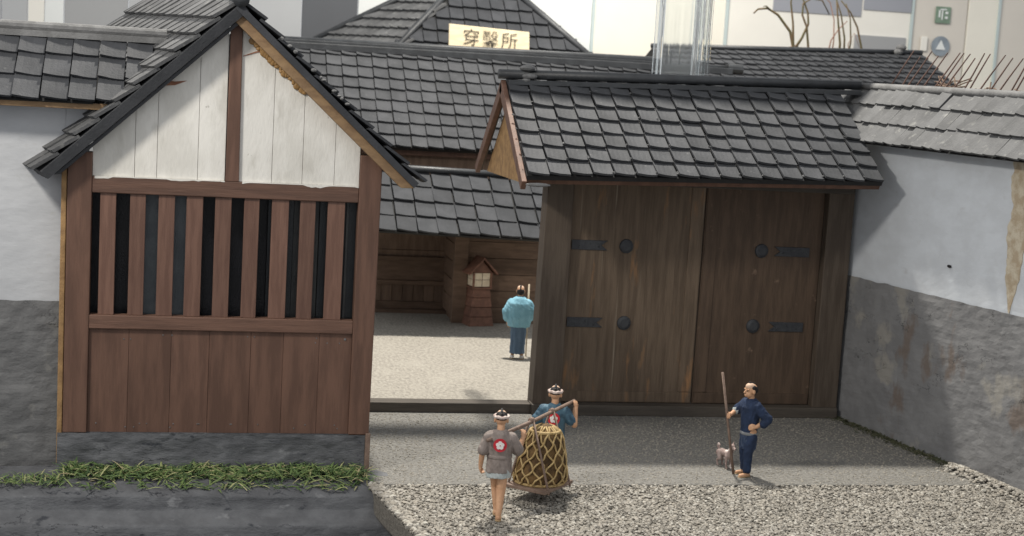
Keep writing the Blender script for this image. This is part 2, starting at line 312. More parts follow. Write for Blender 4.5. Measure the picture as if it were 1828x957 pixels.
# coarse gravel: real stones, nobody could count them
def stones(name, n, region, rmin, rmax, seed, label, z=0.0, tmax=1.0):
    rd = random.Random(seed); me = bpy.data.meshes.new(name); t = (1+sqrt(5))/2
    ico = [Vector(p).normalized() for p in [(-1, t, 0), (1, t, 0), (-1, -t, 0), (1, -t, 0), (0, -1, t), (0, 1, t), (0, -1, -t), (0, 1, -t), (t, 0, -1), (t, 0, 1), (-t, 0, -1), (-t, 0, 1)]]
    fi = [(0, 11, 5), (0, 5, 1), (0, 1, 7), (0, 7, 10), (0, 10, 11), (1, 5, 9), (5, 11, 4), (11, 10, 2), (10, 7, 6), (7, 1, 8), (3, 9, 4), (3, 4, 2), (3, 2, 6), (3, 6, 8), (3, 8, 9), (4, 9, 5), (2, 4, 11), (6, 2, 10), (8, 6, 7), (9, 8, 1)]
    vs = []; fs = []; tone = []
    k = 0
    while k < n:
        p = region(rd)
        if p is None: continue
        r = rd.uniform(rmin, rmax); a = rd.uniform(0, 2*pi); sx, sy, sz = r*rd.uniform(.7, 1.25), r*rd.uniform(.7, 1.25), r*rd.uniform(.45, .8)
        b = len(vs); tn = rd.random() if tmax == 1 else (.2+rd.random()*tmax)
        for q in ico:
            q = q*rd.uniform(.82, 1.18); x = q.x*sx; y = q.y*sy
            vs.append((p[0]+x*cos(a)-y*sin(a), p[1]+x*sin(a)+y*cos(a), (p[2] if len(p) > 2 else z)+q.z*sz+rd.uniform(-.004, .004))); tone.append(tn)
        fs += [tuple(i+b for i in f) for f in fi]; k += 1
    me.from_pydata(vs, [], fs); at = me.attributes.new('tone', 'FLOAT', 'POINT'); at.data.foreach_set('value', tone)
    m = bpy.data.materials.get('gravel_stones')
    if not m:
        m = bpy.data.materials.new('gravel_stones'); m.use_nodes = True; nt = m.node_tree; b = nt.nodes["Principled BSDF"]; b.inputs["Roughness"].default_value = .85
        a = N(nt, 'ShaderNodeAttribute', attribute_name='tone'); cr = N(nt, 'ShaderNodeValToRGB'); nt.links.new(a.outputs['Fac'], cr.inputs[0]); nt.links.new(cr.outputs[0], b.inputs['Base Color'])
        e = cr.color_ramp.elements; e[0].color = (.11, .102, .09, 1); e[0].position = 0; e[1].color = (.44, .42, .37, 1); e[1].position = 1
        for ps, c in ((.15, (.185, .17, .147, 1)), (.4, (.25, .232, .198, 1)), (.6, (.29, .262, .22, 1)), (.85, (.33, .31, .275, 1))): x = e.new(ps); x.color = c
    me.materials.append(m); o = bpy.data.objects.new(name, me); COL.objects.link(o); tag(o, label, None, None, 'stuff'); return o
def reg_gravel(rd):
    x = rd.uniform(2.9, 15.6); y = 24.36+max(0, rd.gauss(0, .05))*(rd.random() < .3)-rd.random()**.9*4.0
    left = 2.98+(24.35-y)*.15
    if x < left+.02: return None
    return (x, y)
stones('gravel', 36000, reg_gravel, .010, .036, 3, 'coarse beige and grey gravel spread across the foreground', -.012)
def reg_strip(rd):
    s = rd.uniform(4.7, 9.5); w = rd.gauss(0, .16); h = .10*math.exp(-(w/.18)**2)
    return (13.33+.165*s+w, 30.1-.986*s, h-.0)
stones('gravel_ridge', 1500, reg_strip, .022, .05, 5, 'raised line of loose gravel heaped along the right wall foot')
def reg_rim(rd):
    y = rd.uniform(20.5, 24.35); return (2.97+(24.35-y)*.15+abs(rd.gauss(0, .1)), y, rd.uniform(-.03, .02))
stones('gravel_rim', 900, reg_rim, .03, .06, 6, 'gravel stuck along the broken left rim of the slab')

def reg_pave(rd):
    return (rd.uniform(3.1, 14.3), rd.uniform(24.4, 29.4))
stones('pavement_grit', 8000, reg_pave, .010, .022, 8, 'fine grey grit sprinkled over the paving before the gate', .002, .4)
# grass: short dyed straw
def blades(name, n, region, m, label, lmin, lmax, wid, seed, lift=.5):
    rd = random.Random(seed); mb = MB(); tone = []
    for _ in range(n):
        p = Vector(region(rd)); a = rd.uniform(0, 2*pi); e = rd.random()**1.5*lift*1.6; l = rd.uniform(lmin, lmax)
        d = Vector((cos(a)*cos(e), sin(a)*cos(e), sin(e))); s = d.cross(Vector((0, 0, 1))).normalized()*wid*rd.uniform(.6, 1.2); up = Vector((0, 0, wid*.6))
        mid = p+d*l*.55+Vector((0, 0, l*.08)); tip = p+d*l
        mb.add([p-s*.6, p+s*.6, p+up, mid-s, mid+s, mid+up, tip-s*.25, tip+s*.25, tip+up*.3], [(0, 3, 5, 2), (2, 5, 4, 1), (0, 1, 4, 3), (3, 6, 8, 5), (5, 8, 7, 4), (3, 4, 7, 6), (6, 7, 8), (0, 2, 1)]); tone += [rd.random()]*9
    o = mb.make(name, m); at = o.data.attributes.new('tone', 'FLOAT', 'POINT'); at.data.foreach_set('value', tone); tag(o, label, None, None, 'stuff'); return o
def reg_grass(rd):
    x = rd.uniform(-1.95, 2.95); w = .42+.18*noise.noise(Vector((x*1.2, 0, 3)))+.06*noise.noise(Vector((x*4, 0, 7)))
    if x < -1.6: w *= .7
    y = 25.14-abs(rd.gauss(0, 1))*w*(.55 if noise.noise(Vector((x*2.7, 9, 2))) < -.1 else 1); y = max(y, 24.15+.15*noise.noise(Vector((x*3, 1, 1))))
    z = .0 if y > 24.5 else -.05
    return (x, y, z+rd.random()*.13*max(0, noise.noise(Vector((x*3.1, y*2, 4)))+.45)*(1 if y > 24.5 else .3))
blades('grass_strip', 2700, reg_grass, 'grass1', 'bright green chopped grass along the gatehouse stone base', .09, .30, .016, 11, .38)
def reg_grass2(rd):
    x = rd.uniform(-4.2, -1.9); return (x, 24.5+rd.gauss(0, .16), .0)
blades('grass_patch', 420, reg_grass2, 'grass1', 'sparse green chopped grass below the left boundary wall', .10, .24, .011, 12)
def reg_grass3(rd):
    s = rd.uniform(.05, 4.6); w = abs(rd.gauss(0, .13)); return (13.5+.165*s-w, 30.1-.986*s, .0)
blades('dry_grass', 1000, reg_grass3, 'moss', 'thin dull green turf along the right wall foot', .05, .13, .012, 13, .4)

# ------------------------------------------------------------------ GATEHOUSE (left, white gable)
HF = 25.2
gh = empty('gatehouse', (.5, HF, 0), 'brown timber gatehouse with white gable, slatted window and slate roof', 'gatehouse')
# stone plinth
def plf(u, v):
    x = -2.1+u*5.06; z = -.05+v*.68; d = noise.noise(Vector((x*1.5, 3, z*4)))*.035+noise.noise(Vector((x*6, 3, z*9)))*.012
    return Vector((x, HF-.05-d, z))
mb = grid_sheet(plf, 120, 18); mb.box(-2.1, 2.96, HF+.03, HF+.4, -.05, .63)
mb.make('plinth', 'bank', gh)
box('plinth_post', 'pole', gh, 2.965, 3.05, HF-.07, HF+.3, .0, .66)
# frame
box('corner_post', 'wood', gh, -2.02, -1.64, HF-.03, HF+.25, .63, 5.25, .015)
MB().prism([(2.67, HF-.035, .63), (3.02, HF-.035, .63), (3.04, HF-.035, 5.38), (2.67, HF-.035, 5.4)], (0, .28, 0)).make('corner_post', 'wood', gh, .015)
box('edge_board', 'edgewood', gh, -2.115, -2.03, HF+.0, HF+.22, .1, 5.0, .015)
box('top_rail', 'woodh', gh, -1.64, 2.67, HF-.01, HF+.2, 4.60, 4.87, .015)
box('lower_rail', 'woodh', gh, -1.64, 2.67, HF-.02, HF+.2, 2.37, 2.60, .015)
for i in range(9):
    cx = -1.377+i*.4606+random.uniform(-.012, .012); w = .132+random.uniform(-.01, .012)
    box('slat', 'slatw', gh, cx-w, cx+w, HF+.03, HF+.1, 2.6, 4.6, .008)
xs = [-1.64, -1.0, -.32, .30, .98, 1.52, 2.12, 2.67]
for a, b in zip(xs[:-1], xs[1:]):
    d = random.uniform(0, .012)
    box('wainscot_board', 'wood', gh, a+.002, b-.002, HF+.03+d*.6, HF+.12, .63, 2.37, .004)
for xa, xb, mm, dy in ((-1.66, -.86, 'refl_black', .5), (-.85, -.1, 'refl_slate', .26), (-.1, 1.2, 'refl_black', .55), (1.2, 1.62, 'refl_dark', .28), (1.63, 2.05, 'refl_slate2', .34), (2.06, 2.69, 'refl_dark', .27)):
    box('reflection_panel', mm, gh, xa, xb, HF+dy, HF+dy+.03, 2.45, 4.75, 0)  # added panels whose colours imitate window reflections between the slats
for xs_ in (1.42, 1.85, 2.3, 2.52): box('reflection_bar', 'refl_slate2', gh, xs_-.02, xs_+.02, HF+.22, HF+.25, 2.45, 4.75, .004)  # added bars, drawn as seams in the painted reflections
mb = MB(); rd = random.Random(5)
for i in range(26):
    x = rd.uniform(-1.55, 2.6); z = rd.choice((.72, .78, 2.28, 2.2)); mb.ell((x, HF+.03, z), (.012, .008, .012), 6, 4)
mb.ell((2.55, HF+.025, 2.27), (.022, .01, .022), 8, 5)
tag(mb.make('nail_head', 'ridge_pale', gh), kind='stuff')
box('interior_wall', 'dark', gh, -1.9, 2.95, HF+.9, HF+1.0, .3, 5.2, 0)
# gable boards: white, each cut under the rake
AX, AZ = .62, 7.56
def gz(x): return (AZ-(AX-x)*.955) if x < AX else (AZ-(x-AX)*.99)
for xs, mm in (([-1.64, -.98, -.63, .02, .46], 'white'), ([.67, 1.22, 1.72, 2.25, 2.67], 'white')):
    for a, b in zip(xs[:-1], xs[1:]):
        d = random.uniform(0, .008); q = .003
        zb = 4.87
        MB().prism([(a+q, HF+.03+d, zb), (b-q, HF+.03+d, zb), (b-q, HF+.03+d, gz(b-q)+.05), (a+q, HF+.03+d, gz(a+q)+.05)], (0, .12, 0)).make('gable_board', mm, gh, .005)
MB().box(-1.62, 2.66, HF+.2, HF+.24, 4.87, 5.5).prism([(-1.6, HF+.2, 5.4), (2.6, HF+.2, 5.4), (AX, HF+.2, 7.4)], (0, .05, 0)).make('gable_backing', 'white', gh)
MB().prism([(.47, HF-.015, 4.87), (.69, HF-.015, 4.87), (.665, HF-.015, 7.52), (.475, HF-.015, 7.42)], (0, .16, 0)).make('king_post', 'wood', gh, .012)
# ragged lower edge of white paint over the top rail
ps = []
for i in range(61):
    x = -1.6+i*(4.26/60); ps.append((x, 4.862-max(0, noise.noise(Vector((x*2.3, 5, 1)))*.06+noise.noise(Vector((x*9, 1, 4)))*.025)))
for side in (0, 1):
    mb = MB()
    qs = [p for p in ps if (p[0] < .46 if side == 0 else p[0] > .69)]; n = len(qs)
    mb.prism([(x, HF-.014, z) for x, z in qs]+[(qs[-1][0], HF-.014, 4.874), (qs[0][0], HF-.014, 4.874)], (0, .04, 0))
    mb.make('paint_overrun', 'white', gh)
def smear(pts, ws, m, y, name='paint_smear'):
    mb = MB()
    for (p, w), (q, w2) in zip(zip(pts[:-1], ws[:-1]), zip(pts[1:], ws[1:])):
        mb.hexa([(p[0], y, p[1]-w), (q[0], y, q[1]-w2), (q[0], y+.02, q[1]-w2), (p[0], y+.02, p[1]-w), (p[0], y, p[1]+w), (q[0], y, q[1]+w2), (q[0], y+.02, q[1]+w2), (p[0], y+.02, p[1]+w)])
    return mb.make(name, m, gh)
smear([(-.72, 6.36), (-.55, 6.42), (-.38, 6.42), (-.2, 6.47)], [.05, .045, .03, .004], 'smear', HF+.024)
smear([(.69, 6.92), (.9, 7.0), (1.12, 7.06)], [.006, .012, .03], 'smear', HF+.024)
# roof: left slope skewed back, right slope square; dark tile edge, tan bargeboard
RY = 24.85
apex = Vector((.62, RY, 7.78)); eL = Vector((-2.42, RY, 4.95)); eR = Vector((3.64, RY, 5.02))
P = Vector((-1.598, 30, 7.345)); uL = (P-Vector((.015, RY, 7.255))).normalized(); vL = (apex-eL).normalized(); lenL = (apex-eL).length
nL = vL.cross(uL).normalized()
if nL.z < 0: nL = -nL
MB().prism([eL-nL*.03, apex-nL*.03, apex-nL*.03+uL*5.6, eL-nL*.03+uL*5.6], -nL*.16).make('roof_slab', 'tile', gh)
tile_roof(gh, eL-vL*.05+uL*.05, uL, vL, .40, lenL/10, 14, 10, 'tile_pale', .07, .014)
vR = (apex-eR).normalized(); uR = Vector((0, 1, 0)); nR = uR.cross(vR).normalized(); nR = nR if nR.z > 0 else -nR; lenR = (apex-eR).length
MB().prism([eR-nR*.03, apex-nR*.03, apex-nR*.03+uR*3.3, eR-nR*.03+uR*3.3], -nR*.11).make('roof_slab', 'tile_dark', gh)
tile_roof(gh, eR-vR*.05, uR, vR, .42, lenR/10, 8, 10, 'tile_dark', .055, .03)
for (e, a, n, v) in ((eR, apex, nR, vR),):
    p0 = e-n*.14+Vector((0, .10, 0))-v*.02; p1 = a-n*.14+Vector((0, .10, 0))
    MB().prism([p0, p1, p1-n*.15, p0-n*.15+v*.16], (0, .27, 0)).make('bargeboard', 'tan', gh, .01)
p0 = eL-nL*.195+Vector((0, .08, 0)); p1 = apex-nL*.195+Vector((0, .08, 0))
MB().prism([p0+vL*.1, p1, p1-nL*.06, p0-nL*.06+vL*.2], (0, .2, 0)).make('bargeboard', 'tile', gh, .01)
MB().tube([apex+Vector((0, -.05, .05)), apex+Vector((-.15, 2.6, .06))], .14, 10).make('ridge_cap', 'ridge', gh, smooth=True)
# dried glue oozing under the right rake
mb = MB()
for i in range(26):
    t = .14+.30*i/26+random.uniform(-.004, .004); p = apex.lerp(eR, t)-nR*(.30+random.uniform(-.01, .03)); p.y = HF+.015
    mb.ell(p, (random.uniform(.03, .06), .02, random.uniform(.03, .075)), 8, 6)
mb.make('glue_bead', 'glue', gh, smooth=True)
mb = MB()
for _ in range(16):
    t = random.uniform(.05, .6); p = apex.lerp(eR, t)+nR*.05; p.y = RY-.03; mb.ell(p, (random.uniform(.02, .05), .03, random.uniform(.015, .03)), 7, 5)
tag(mb.make('edge_grit', 'ridge_pale', gh), kind='stuff')

# ------------------------------------------------------------------ LEFT BOUNDARY WALL
lw = empty('boundary_wall', (-4.5, 25.6, 0), 'white plaster wall with grey lower half and tiled coping, left of the gatehouse', 'wall')
def lwf(u, v):
    x = -8+u*5.9; z = 2.72+v*3.5; return Vector((x, 25.6-.012*noise.noise(Vector((x*1.3, 0, z*1.2)))-.004*noise.noise(Vector((x*5, 0, z*9))), z))
mb = grid_sheet(lwf, 70, 50); mb.box(-8, -2.1, 25.63, 26.2, -.2, 6.2); mb.make('upper_plaster', 'plaster', lw); box('end_plaster', 'plaster', lw, -2.1, -1.75, 25.6, 26.1, 4.9, 6.05)
def ldf(u, v):
    x = -8+u*5.9; top = 2.745+.025*noise.noise(Vector((x*3, 2, 0))); z = -.45+v*(top+.45)
    return Vector((x, 25.56-.03*noise.noise(Vector((x*1.1, 4, z*1.6)))-.02*noise.noise(Vector((x*5, 4, z*7))), z))
mb = grid_sheet(ldf, 80, 50); mb.box(-8, -2.12, 25.585, 25.62, -.4, 2.70); mb.make('lower_plaster', 'dado', lw)
box('eave_board', 'tan', lw, -8, -1.25, 25.16, 25.28, 5.93, 6.03, .01)
e = Vector((-8, 25.08, 6.05)); rg = Vector((-8, 26.2, 7.12)); v = rg-e
nn = Vector((1, 0, 0)).cross(v).normalized()
MB().prism([e-nn*.03, rg-nn*.03, rg+Vector((0, 1.1, -1.1)), e+Vector((0, .4, -.1))], (6.35, 0, 0)).make('roof_slab', 'deck', lw)
tile_roof(lw, (-8+.02, 25.08, 6.05), (1, 0, 0), v, .425, v.length/3.1, 17, 3, 'tile_dark', .055, .03, lambda a, b: a < 6.78+.5*b)
mb = MB(); mb.tube([(-8, 26.15, 7.2), (-.55, 26.15, 7.2)], .085, 10); mb.box(-8, -.55, 26.02, 26.3, 7.04, 7.14); mb.make('ridge_cap', 'ridge_pale', lw)
# ------------------------------------------------------------------ MAIN GATE
GY = 29.7
mg = empty('main_gate', (10, GY, 0), 'large double wooden gate with iron straps under a long grey tiled roof', 'gate')
MB().prism([(6.86, GY-.2, 0), (7.46, GY-.2, 0), (7.46, GY-.2, 5.2), (6.92, GY-.2, 5.2)], (0, .5, 0)).make('gate_post', 'gatew', mg, .02)
MB().prism([(12.95, GY-.2, 0), (13.52, GY-.2, 0), (13.52, GY-.2, 5.4), (12.95, GY-.2, 5.4)], (0, .5, 0)).make('gate_post', 'gatew', mg, .02)
box('sill', 'gatewh', mg, 6.84, 13.5, GY-.3, GY+.1, 0, .22, .015)
box('threshold', 'gatewh', mg, 3.0, 6.84, GY-.16, GY+.22, 0, .2, .012)
box('lintel', 'gatewh', mg, 6.9, 13.5, GY-.24, GY+.2, 4.78, 5.3, .015)
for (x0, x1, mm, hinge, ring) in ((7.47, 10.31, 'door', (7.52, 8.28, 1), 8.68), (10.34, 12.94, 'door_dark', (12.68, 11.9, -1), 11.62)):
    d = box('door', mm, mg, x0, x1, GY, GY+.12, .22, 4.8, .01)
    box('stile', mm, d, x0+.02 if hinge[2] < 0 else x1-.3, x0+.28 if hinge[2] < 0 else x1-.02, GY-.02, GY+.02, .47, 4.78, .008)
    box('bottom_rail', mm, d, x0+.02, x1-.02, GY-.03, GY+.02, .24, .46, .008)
    for z in (1.9, 3.5):
        a, b, s = hinge; h = .10; n = .13*s
        MB().prism([(a, GY-.025, z-h), (b, GY-.025, z-h), (b-n, GY-.025, z), (b, GY-.025, z+h), (a, GY-.025, z+h)], (0, .03, 0)).make('strap_hinge', 'iron', d, .006)
        for f_ in (.2, .5, .75): MB().ell((a+(b-a)*f_, GY-.028, z+.03*(1 if f_ == .5 else -1)), (.02, .012, .02), 8, 5).make('nail', 'ridge', d)
        rx = ring+(.06*s if z < 2 else 0)
        mb = MB(); mb.loft([((rx, 0, 0), .15, .15), ((rx, 0, .03), .14, .14), ((rx, 0, .05), .09, .09)], 18)
        mb.v = [Vector((p.x, GY-p.z, z+p.y)) for p in mb.v]; mb.make('round_stud', 'iron', d)
# roof
TL = .026
EY, RYG = 27.75, 30.3
def ge(x): return Vector((x, EY, 5.01+(x-5.95)*TL))
def gr(x): return Vector((x, RYG, 6.72+(x-5.95)*TL))
uG = Vector((1, 0, TL)).normalized(); vG = gr(6)-ge(6); nG = uG.cross(vG).normalized()
x0, x1 = 6.08, 13.28
MB().prism([ge(x0)-nG*.02, gr(x0)-nG*.02, gr(x0)-nG*.14, ge(x0)-nG*.12], ge(x1)-ge(x0)).make('roof_slab', 'deck', mg)
bk = Vector((0, 2.3, -1.8))
MB().prism([gr(7.3), gr(7.3)+bk, gr(7.3)+bk+Vector((0, -.08, -.1)), gr(7.3)+Vector((0, 0, -.15))], gr(x1)-gr(7.3)).make('rear_slope', 'tile_dark', mg)
tile_roof(mg, ge(x0)-vG.normalized()*.03, uG, vG, (x1-x0)/17, vG.length/7, 17, 7, 'tile', .06, .04)
MB().prism([ge(x0)-nG*.125+Vector((0, .05, 0)), ge(x1)-nG*.125+Vector((0, .05, 0)), ge(x1)-nG*.22+Vector((0, .05, 0)), ge(x0)-nG*.22+Vector((0, .05, 0))], (0, .14, .02)).make('eave_board', 'wood', mg, .008)
mb = MB(); a = gr(5.92)+Vector((0, -.03, .13)); b = gr(13.75)+Vector((0, -.03, .13)); mb.tube([a, b], .10, 12); mb.make('ridge_cap', 'ridge', mg, smooth=True)
mb = MB(); mb.prism([gr(6.1)+Vector((0, -.24, -.08)), gr(13.7)+Vector((0, -.24, -.08)), gr(13.7)+Vector((0, -.24, .02)), gr(6.1)+Vector((0, -.24, .02))], (0, .4, 0)); mb.make('ridge_base', 'ridge', mg, .01)
c = gr(6.5)+Vector((0, -.08, .14)); mb = MB(); mb.ell(c+Vector((0, 0, .12)), (.17, .15, .07), 10, 6); mb.ell(c+Vector((.03, -.12, -.04)), (.16, .09, .06), 8, 6); mb.ell(c+Vector((-.03, -.1, -.12)), (.09, .09, .05), 8, 6)
o = mb.make('ridge_knob', 'ridge_pale', mg)
mb = MB(); rd = random.Random(21); tw, tl_ = (x1-x0)/17, vG.length/7; vh = vG.normalized()
for _ in range(80):
    p = ge(x0)+uG*(tw*(rd.randint(0, 17)+rd.gauss(-.03, .03)))+vh*(tl_*(min(6, int(abs(rd.gauss(0, 3))))+rd.uniform(-.02, .12)))+nG*(.085+rd.uniform(-.01, .01))
    mb.ell(p, (rd.uniform(.01, .03), rd.uniform(.01, .025), rd.uniform(.008, .018)), 6, 4)
tag(mb.make('paint_fleck', 'ridge_pale', mg), kind='stuff')
# left gable: brown barge boards and recessed panel
gx = 5.98
MB().prism([gr(6.0)+Vector((0, 0, -.1)), gr(6.0)+bk+Vector((0, .05, -.12)), gr(6.0)+bk+Vector((0, 0, -.2)), gr(6.0)+Vector((0, 0, -.22))], (.13, 0, 0)).make('rear_soffit', 'gatew', mg)
ap = gr(gx)+Vector((0, 0, .02)); fe = ge(gx)+Vector((0, -.05, -.12)); be = gr(gx)+bk+Vector((0, .1, -.1))
for q in (fe, be):
    d = (ap-q).normalized(); s = Vector((1, 0, 0)).cross(d); s = s if s.z > 0 else -s
    MB().prism([q, ap, ap-s*.22-Vector((0, 0, .06)), q-s*.20], (.1, 0, 0)).make('bargeboard', 'wood', mg, .012)
MB().prism([fe+Vector((.24, .2, -.1)), be+Vector((.24, -.2, -.1)), ap+Vector((.24, 0, -.15))], (.06, 0, 0)).make('gable_panel', 'edgewood', mg)
mb = MB(); mb.ell(fe+Vector((.3, -.06, -.05)), (.25, .05, .04), 8, 5); mb.make('paint_chip', 'ridge_pale', mg)

# ------------------------------------------------------------------ RIGHT WALL (local +x runs towards the viewer, +y is outward)
RZ = atan2(-.986, .165)
rw = empty('boundary_wall', (13.55, 30.1, 0), 'pale grey plaster wall with rough dark lower half, running forward from the gate', 'wall', rz=RZ)
def rwf(u, v):
    x = -.1+u*11; z = 3.02+v*3.1; return Vector((x, .0+.012*noise.noise(Vector((x*1.0, 9, z*1.0)))+.004*noise.noise(Vector((x*5, 9, z*9))), z))
mb = grid_sheet(rwf, 90, 40); mb.box(-.1, 11, .03, .6, -.1, 6.1); mb.make('upper_plaster', 'plaster_r', rw, rel=False)
def rdf(u, v):
    x = -.12+u*11; top = 3.05+.012*x+.025*noise.noise(Vector((x*3, 6, 0))); z = -.1+v*(top+.1)
    return Vector((x, -.04+.022*noise.noise(Vector((x*1.1, 8, z*1.3)))+.013*noise.noise(Vector((x*5, 8, z*7))), z))
mb = grid_sheet(rdf, 110, 50); mb.box(-.12, 11, -.012, .028, -.1, 3.0); mb.make('lower_plaster', 'dado_r', rw, rel=False)
box('end_trim', 'gatew', rw, -.16, .04, -.1, .3, 0, 5.0, .01, rel=False)
# roof
e = Vector((0, -.50, 5.90)); rg = Vector((0, .38, 7.0)); v = rg-e; nn = Vector((1, 0, 0)).cross(v).normalized(); nn = nn if nn.z > 0 else -nn
MB().prism([e-nn*.04+Vector((-.75, 0, 0)), rg-nn*.04+Vector((-.75, 0, 0)), rg+Vector((-.75, .5, -.5)), e+Vector((-.75, .3, -.02))], (12, 0, 0)).make('roof_slab', 'deck', rw, rel=False)
tile_roof(rw, (-.75, -.52, 5.90), (1, 0, 0), v, .31, v.length/2.95, 38, 3, 'tile_pale', .06, .02, rel=False, jit=.014)
mb = MB(); mb.tube([(-.45, .36, 7.03), (11, .36, 7.03)], .085, 10); mb.make('ridge_cap', 'ridge_pale', rw, rel=False, smooth=True)
mb = MB(); mb.box(.3, 11, .5, 1.0, 6.6, 7.02); mb.make('rear_ledge', 'ridge_pale', rw, rel=False)
mb = MB()
for _ in range(14): mb.ell((-.76+random.uniform(-.03, .05), random.uniform(-.4, .25), 0), (.05, .07, .04), 7, 5)
for i, p in enumerate(mb.v): mb.v[i] = Vector((p.x, p.y, p.z+5.95+(p.y+.42)*1.27))
tag(mb.make('end_putty', 'ridge_pale', rw, rel=False), kind='stuff')
# torn tan strip in the plaster
mb = MB(); zs = [3.12+i*.05 for i in range(56)]
def edg(z):
    t = min(1, (z-3.08)/.7); c = 5.55-(z-3.1)*.03; nl = noise.noise(Vector((z*2.1, 3, 1)))*.12+noise.noise(Vector((z*8, 5, 1)))*.05; nr = noise.noise(Vector((z*1.7, 9, 4)))*.14+noise.noise(Vector((z*7, 2, 8)))*.05
    return (c-(.05+.13*t)*t**.5+nl*t, c+(.04+.2*t)*t**.5+nr*t)
for z, z2 in zip(zs[:-1], zs[1:]):
    (a0, b0), (a1, b1) = edg(z), edg(z2)
    b0 = max(b0, a0+.02); b1 = max(b1, a1+.02); y0 = -.016
    mb.hexa([(a0, y0, z), (b0, y0, z), (b0, .02, z), (a0, .02, z), (a1, y0, z2), (b1, y0, z2), (b1, .02, z2), (a1, .02, z2)])
mb.make('torn_strip', 'peel', rw, rel=False)
mb = MB(); mb.ell((3.75, -.02, 3.72), (.07, .02, .03), 8, 5); mb.make('plaster_hole', 'dark', rw, rel=False)

# spikes behind the right wall
wd = Vector((.165, -.986, 0)); wn = Vector((.986, .165, 0)); W0 = Vector((13.55, 30.1, 0))
sp = empty('spiked_fence', W0+wd*3+wn*.75+Vector((0, 0, 7.0)), 'row of thin rusty rods leaning right behind the right wall coping', 'spikes')
for i in range(22):
    s = .2+i*.265+random.uniform(-.06, .06); b = W0+wd*s+wn*(.75+random.uniform(-.05, .05))+Vector((0, 0, 6.98)); ln = random.uniform(.8, .98)
    tilt = random.uniform(.42, .62); t = b+Vector((cos(YAW)*tilt, -sin(YAW)*tilt, .95))*ln*.95
    MB().tube([b, b.lerp(t, .5)+Vector((random.uniform(-.01, .01), 0, 0)), t], [.017, .016, .012], 6).make('rod', 'rod', sp)
mb = MB()
rd = random.Random(4)
for _ in range(60):
    s = rd.uniform(1.2, 5.2) if rd.random() < .7 else rd.gauss(1.5, .2)
    b = W0+wd*s+wn*(1.3+rd.uniform(-.12, .12))+Vector((0, 0, 6.95+rd.uniform(0, .2))); a = rd.gauss(0, .5); d = wd*cos(a)*rd.choice((-1, 1))+Vector((.3*sin(a), 0, .5*sin(a))); l = rd.uniform(.25, .6)
    mb.tube([b, b+d*l*.5+Vector((0, 0, rd.uniform(-.02, .06))), b+d*l], .014, 5)
tag(mb.make('brushwood', 'brush'), 'bundle of dry brown brushwood lying behind the leaning rods', 'brushwood')

# ------------------------------------------------------------------ LONG BUILDING BEHIND THE GATE
lb = empty('long_building', (9.5, 44, 0), 'long building behind the gate with broad grey tiled roof', 'building')
def plank_wall(root, x0, x1, y, z0, z1, n, m, name='wall_board', vertical=False):
    for i in range(n):
        d = random.uniform(0, .02)
        if vertical: a = x0+(x1-x0)*i/n; b = x0+(x1-x0)*(i+1)/n; box(name, m, root, a+.006, b-.006, y-d, y+.1, z0, z1, .006)
        else: a = z0+(z1-z0)*i/n; b = z0+(z1-z0)*(i+1)/n; box(name, m, root, x0, x1, y-d, y+.1, a+.006, b-.006, .008)
box('wall', 'shedv', lb, 2.6, 15.6, 43.7, 46, 0, 4.9)
box('eave_beam', 'wood', lb, 2.4, 16.4, 43.45, 43.7, 4.3, 4.5)
e = Vector((2.3, 43, 4.55)); rg = Vector((2.3, 46.5, 7.35)); v = rg-e; L_ = 14.35
nn = Vector((1, 0, 0)).cross(v).normalized()
MB().prism([e-nn*.02, rg-nn*.02, rg+Vector((0, 3.5, -2.8)), e+Vector((0, .5, -.12))], (L_, 0, 0)).make('roof_slab', 'deck', lb)
tile_roof(lb, e-v.normalized()*.02, (1, 0, 0), v, L_/31, v.length/9, 31, 9, 'tile', .07, .035)
mb = MB(); mb.tube([(2.2, 46.45, 7.43), (14.3, 46.45, 7.50), (14.35, 46.45, 7.36), (16.75, 46.45, 7.36)], .095, 10); mb.make('ridge_cap', 'ridge', lb, smooth=True)
box('ridge_base', 'ridge', lb, 2.2, 16.6, 46.12, 46.7, 7.16, 7.37, .02)
mb = MB(); mb.tube([(16.5, 46.4, 7.36), (17.0, 46.4, 7.36)], .16, 10); mb.make('ridge_end', 'ridge', lb)
box('ridge_base', 'ridge', lb, 2.2, 14.3, 46.3, 46.6, 7.37, 7.45, .01)
MB().box(14.1, 14.4, 46.3, 46.6, 7.3, 7.85).make('ridge_end', 'ridge', lb, .05)

# lean-to shed in front of it
sh = empty('low_shed', (7, 40.5, 0), 'low dark boarded shed with four rows of slate across the courtyard', 'shed')
e = Vector((3.4, 38, 2.74)); rg = Vector((3.4, 40, 4.1)); v = rg-e; uS = Vector((1, 0, -.022)); nn = uS.cross(v).normalized()
MB().prism([e-nn*.03, rg-nn*.03, rg+Vector((0, 2.8, -1.3)), e+Vector((0, .3, -.1))], uS*5.9).make('roof_slab', 'deck', sh)
tile_roof(sh, e-v.normalized()*.03, uS, v, .54, v.length/4, 11, 4, 'tile_dark', .065, .03, jit=.014)
mb = MB(); mb.tube([rg+Vector((0, 0, .12)), rg+Vector((0, 0, .12))+uS*6.1], .085, 10); mb.make('ridge_cap', 'ridge', sh, smooth=True)
plank_wall(sh, 3.4, 7.0, 42.0, 1.25, 2.7, 3, 'shedv', 'upper_board')
for zz, hh in ((1.5, .06), (.82, .06), (.16, .12)): box('rail', 'shed', sh, 3.4, 7.0, 41.84, 41.99, zz-hh, zz+hh)
box('mid_panel', 'shed', sh, 3.4, 7.0, 41.93, 42.05, .88, 1.44)
plank_wall(sh, 3.4, 7.0, 41.97, .25, .78, 12, 'shedv', 'wall_board', True)
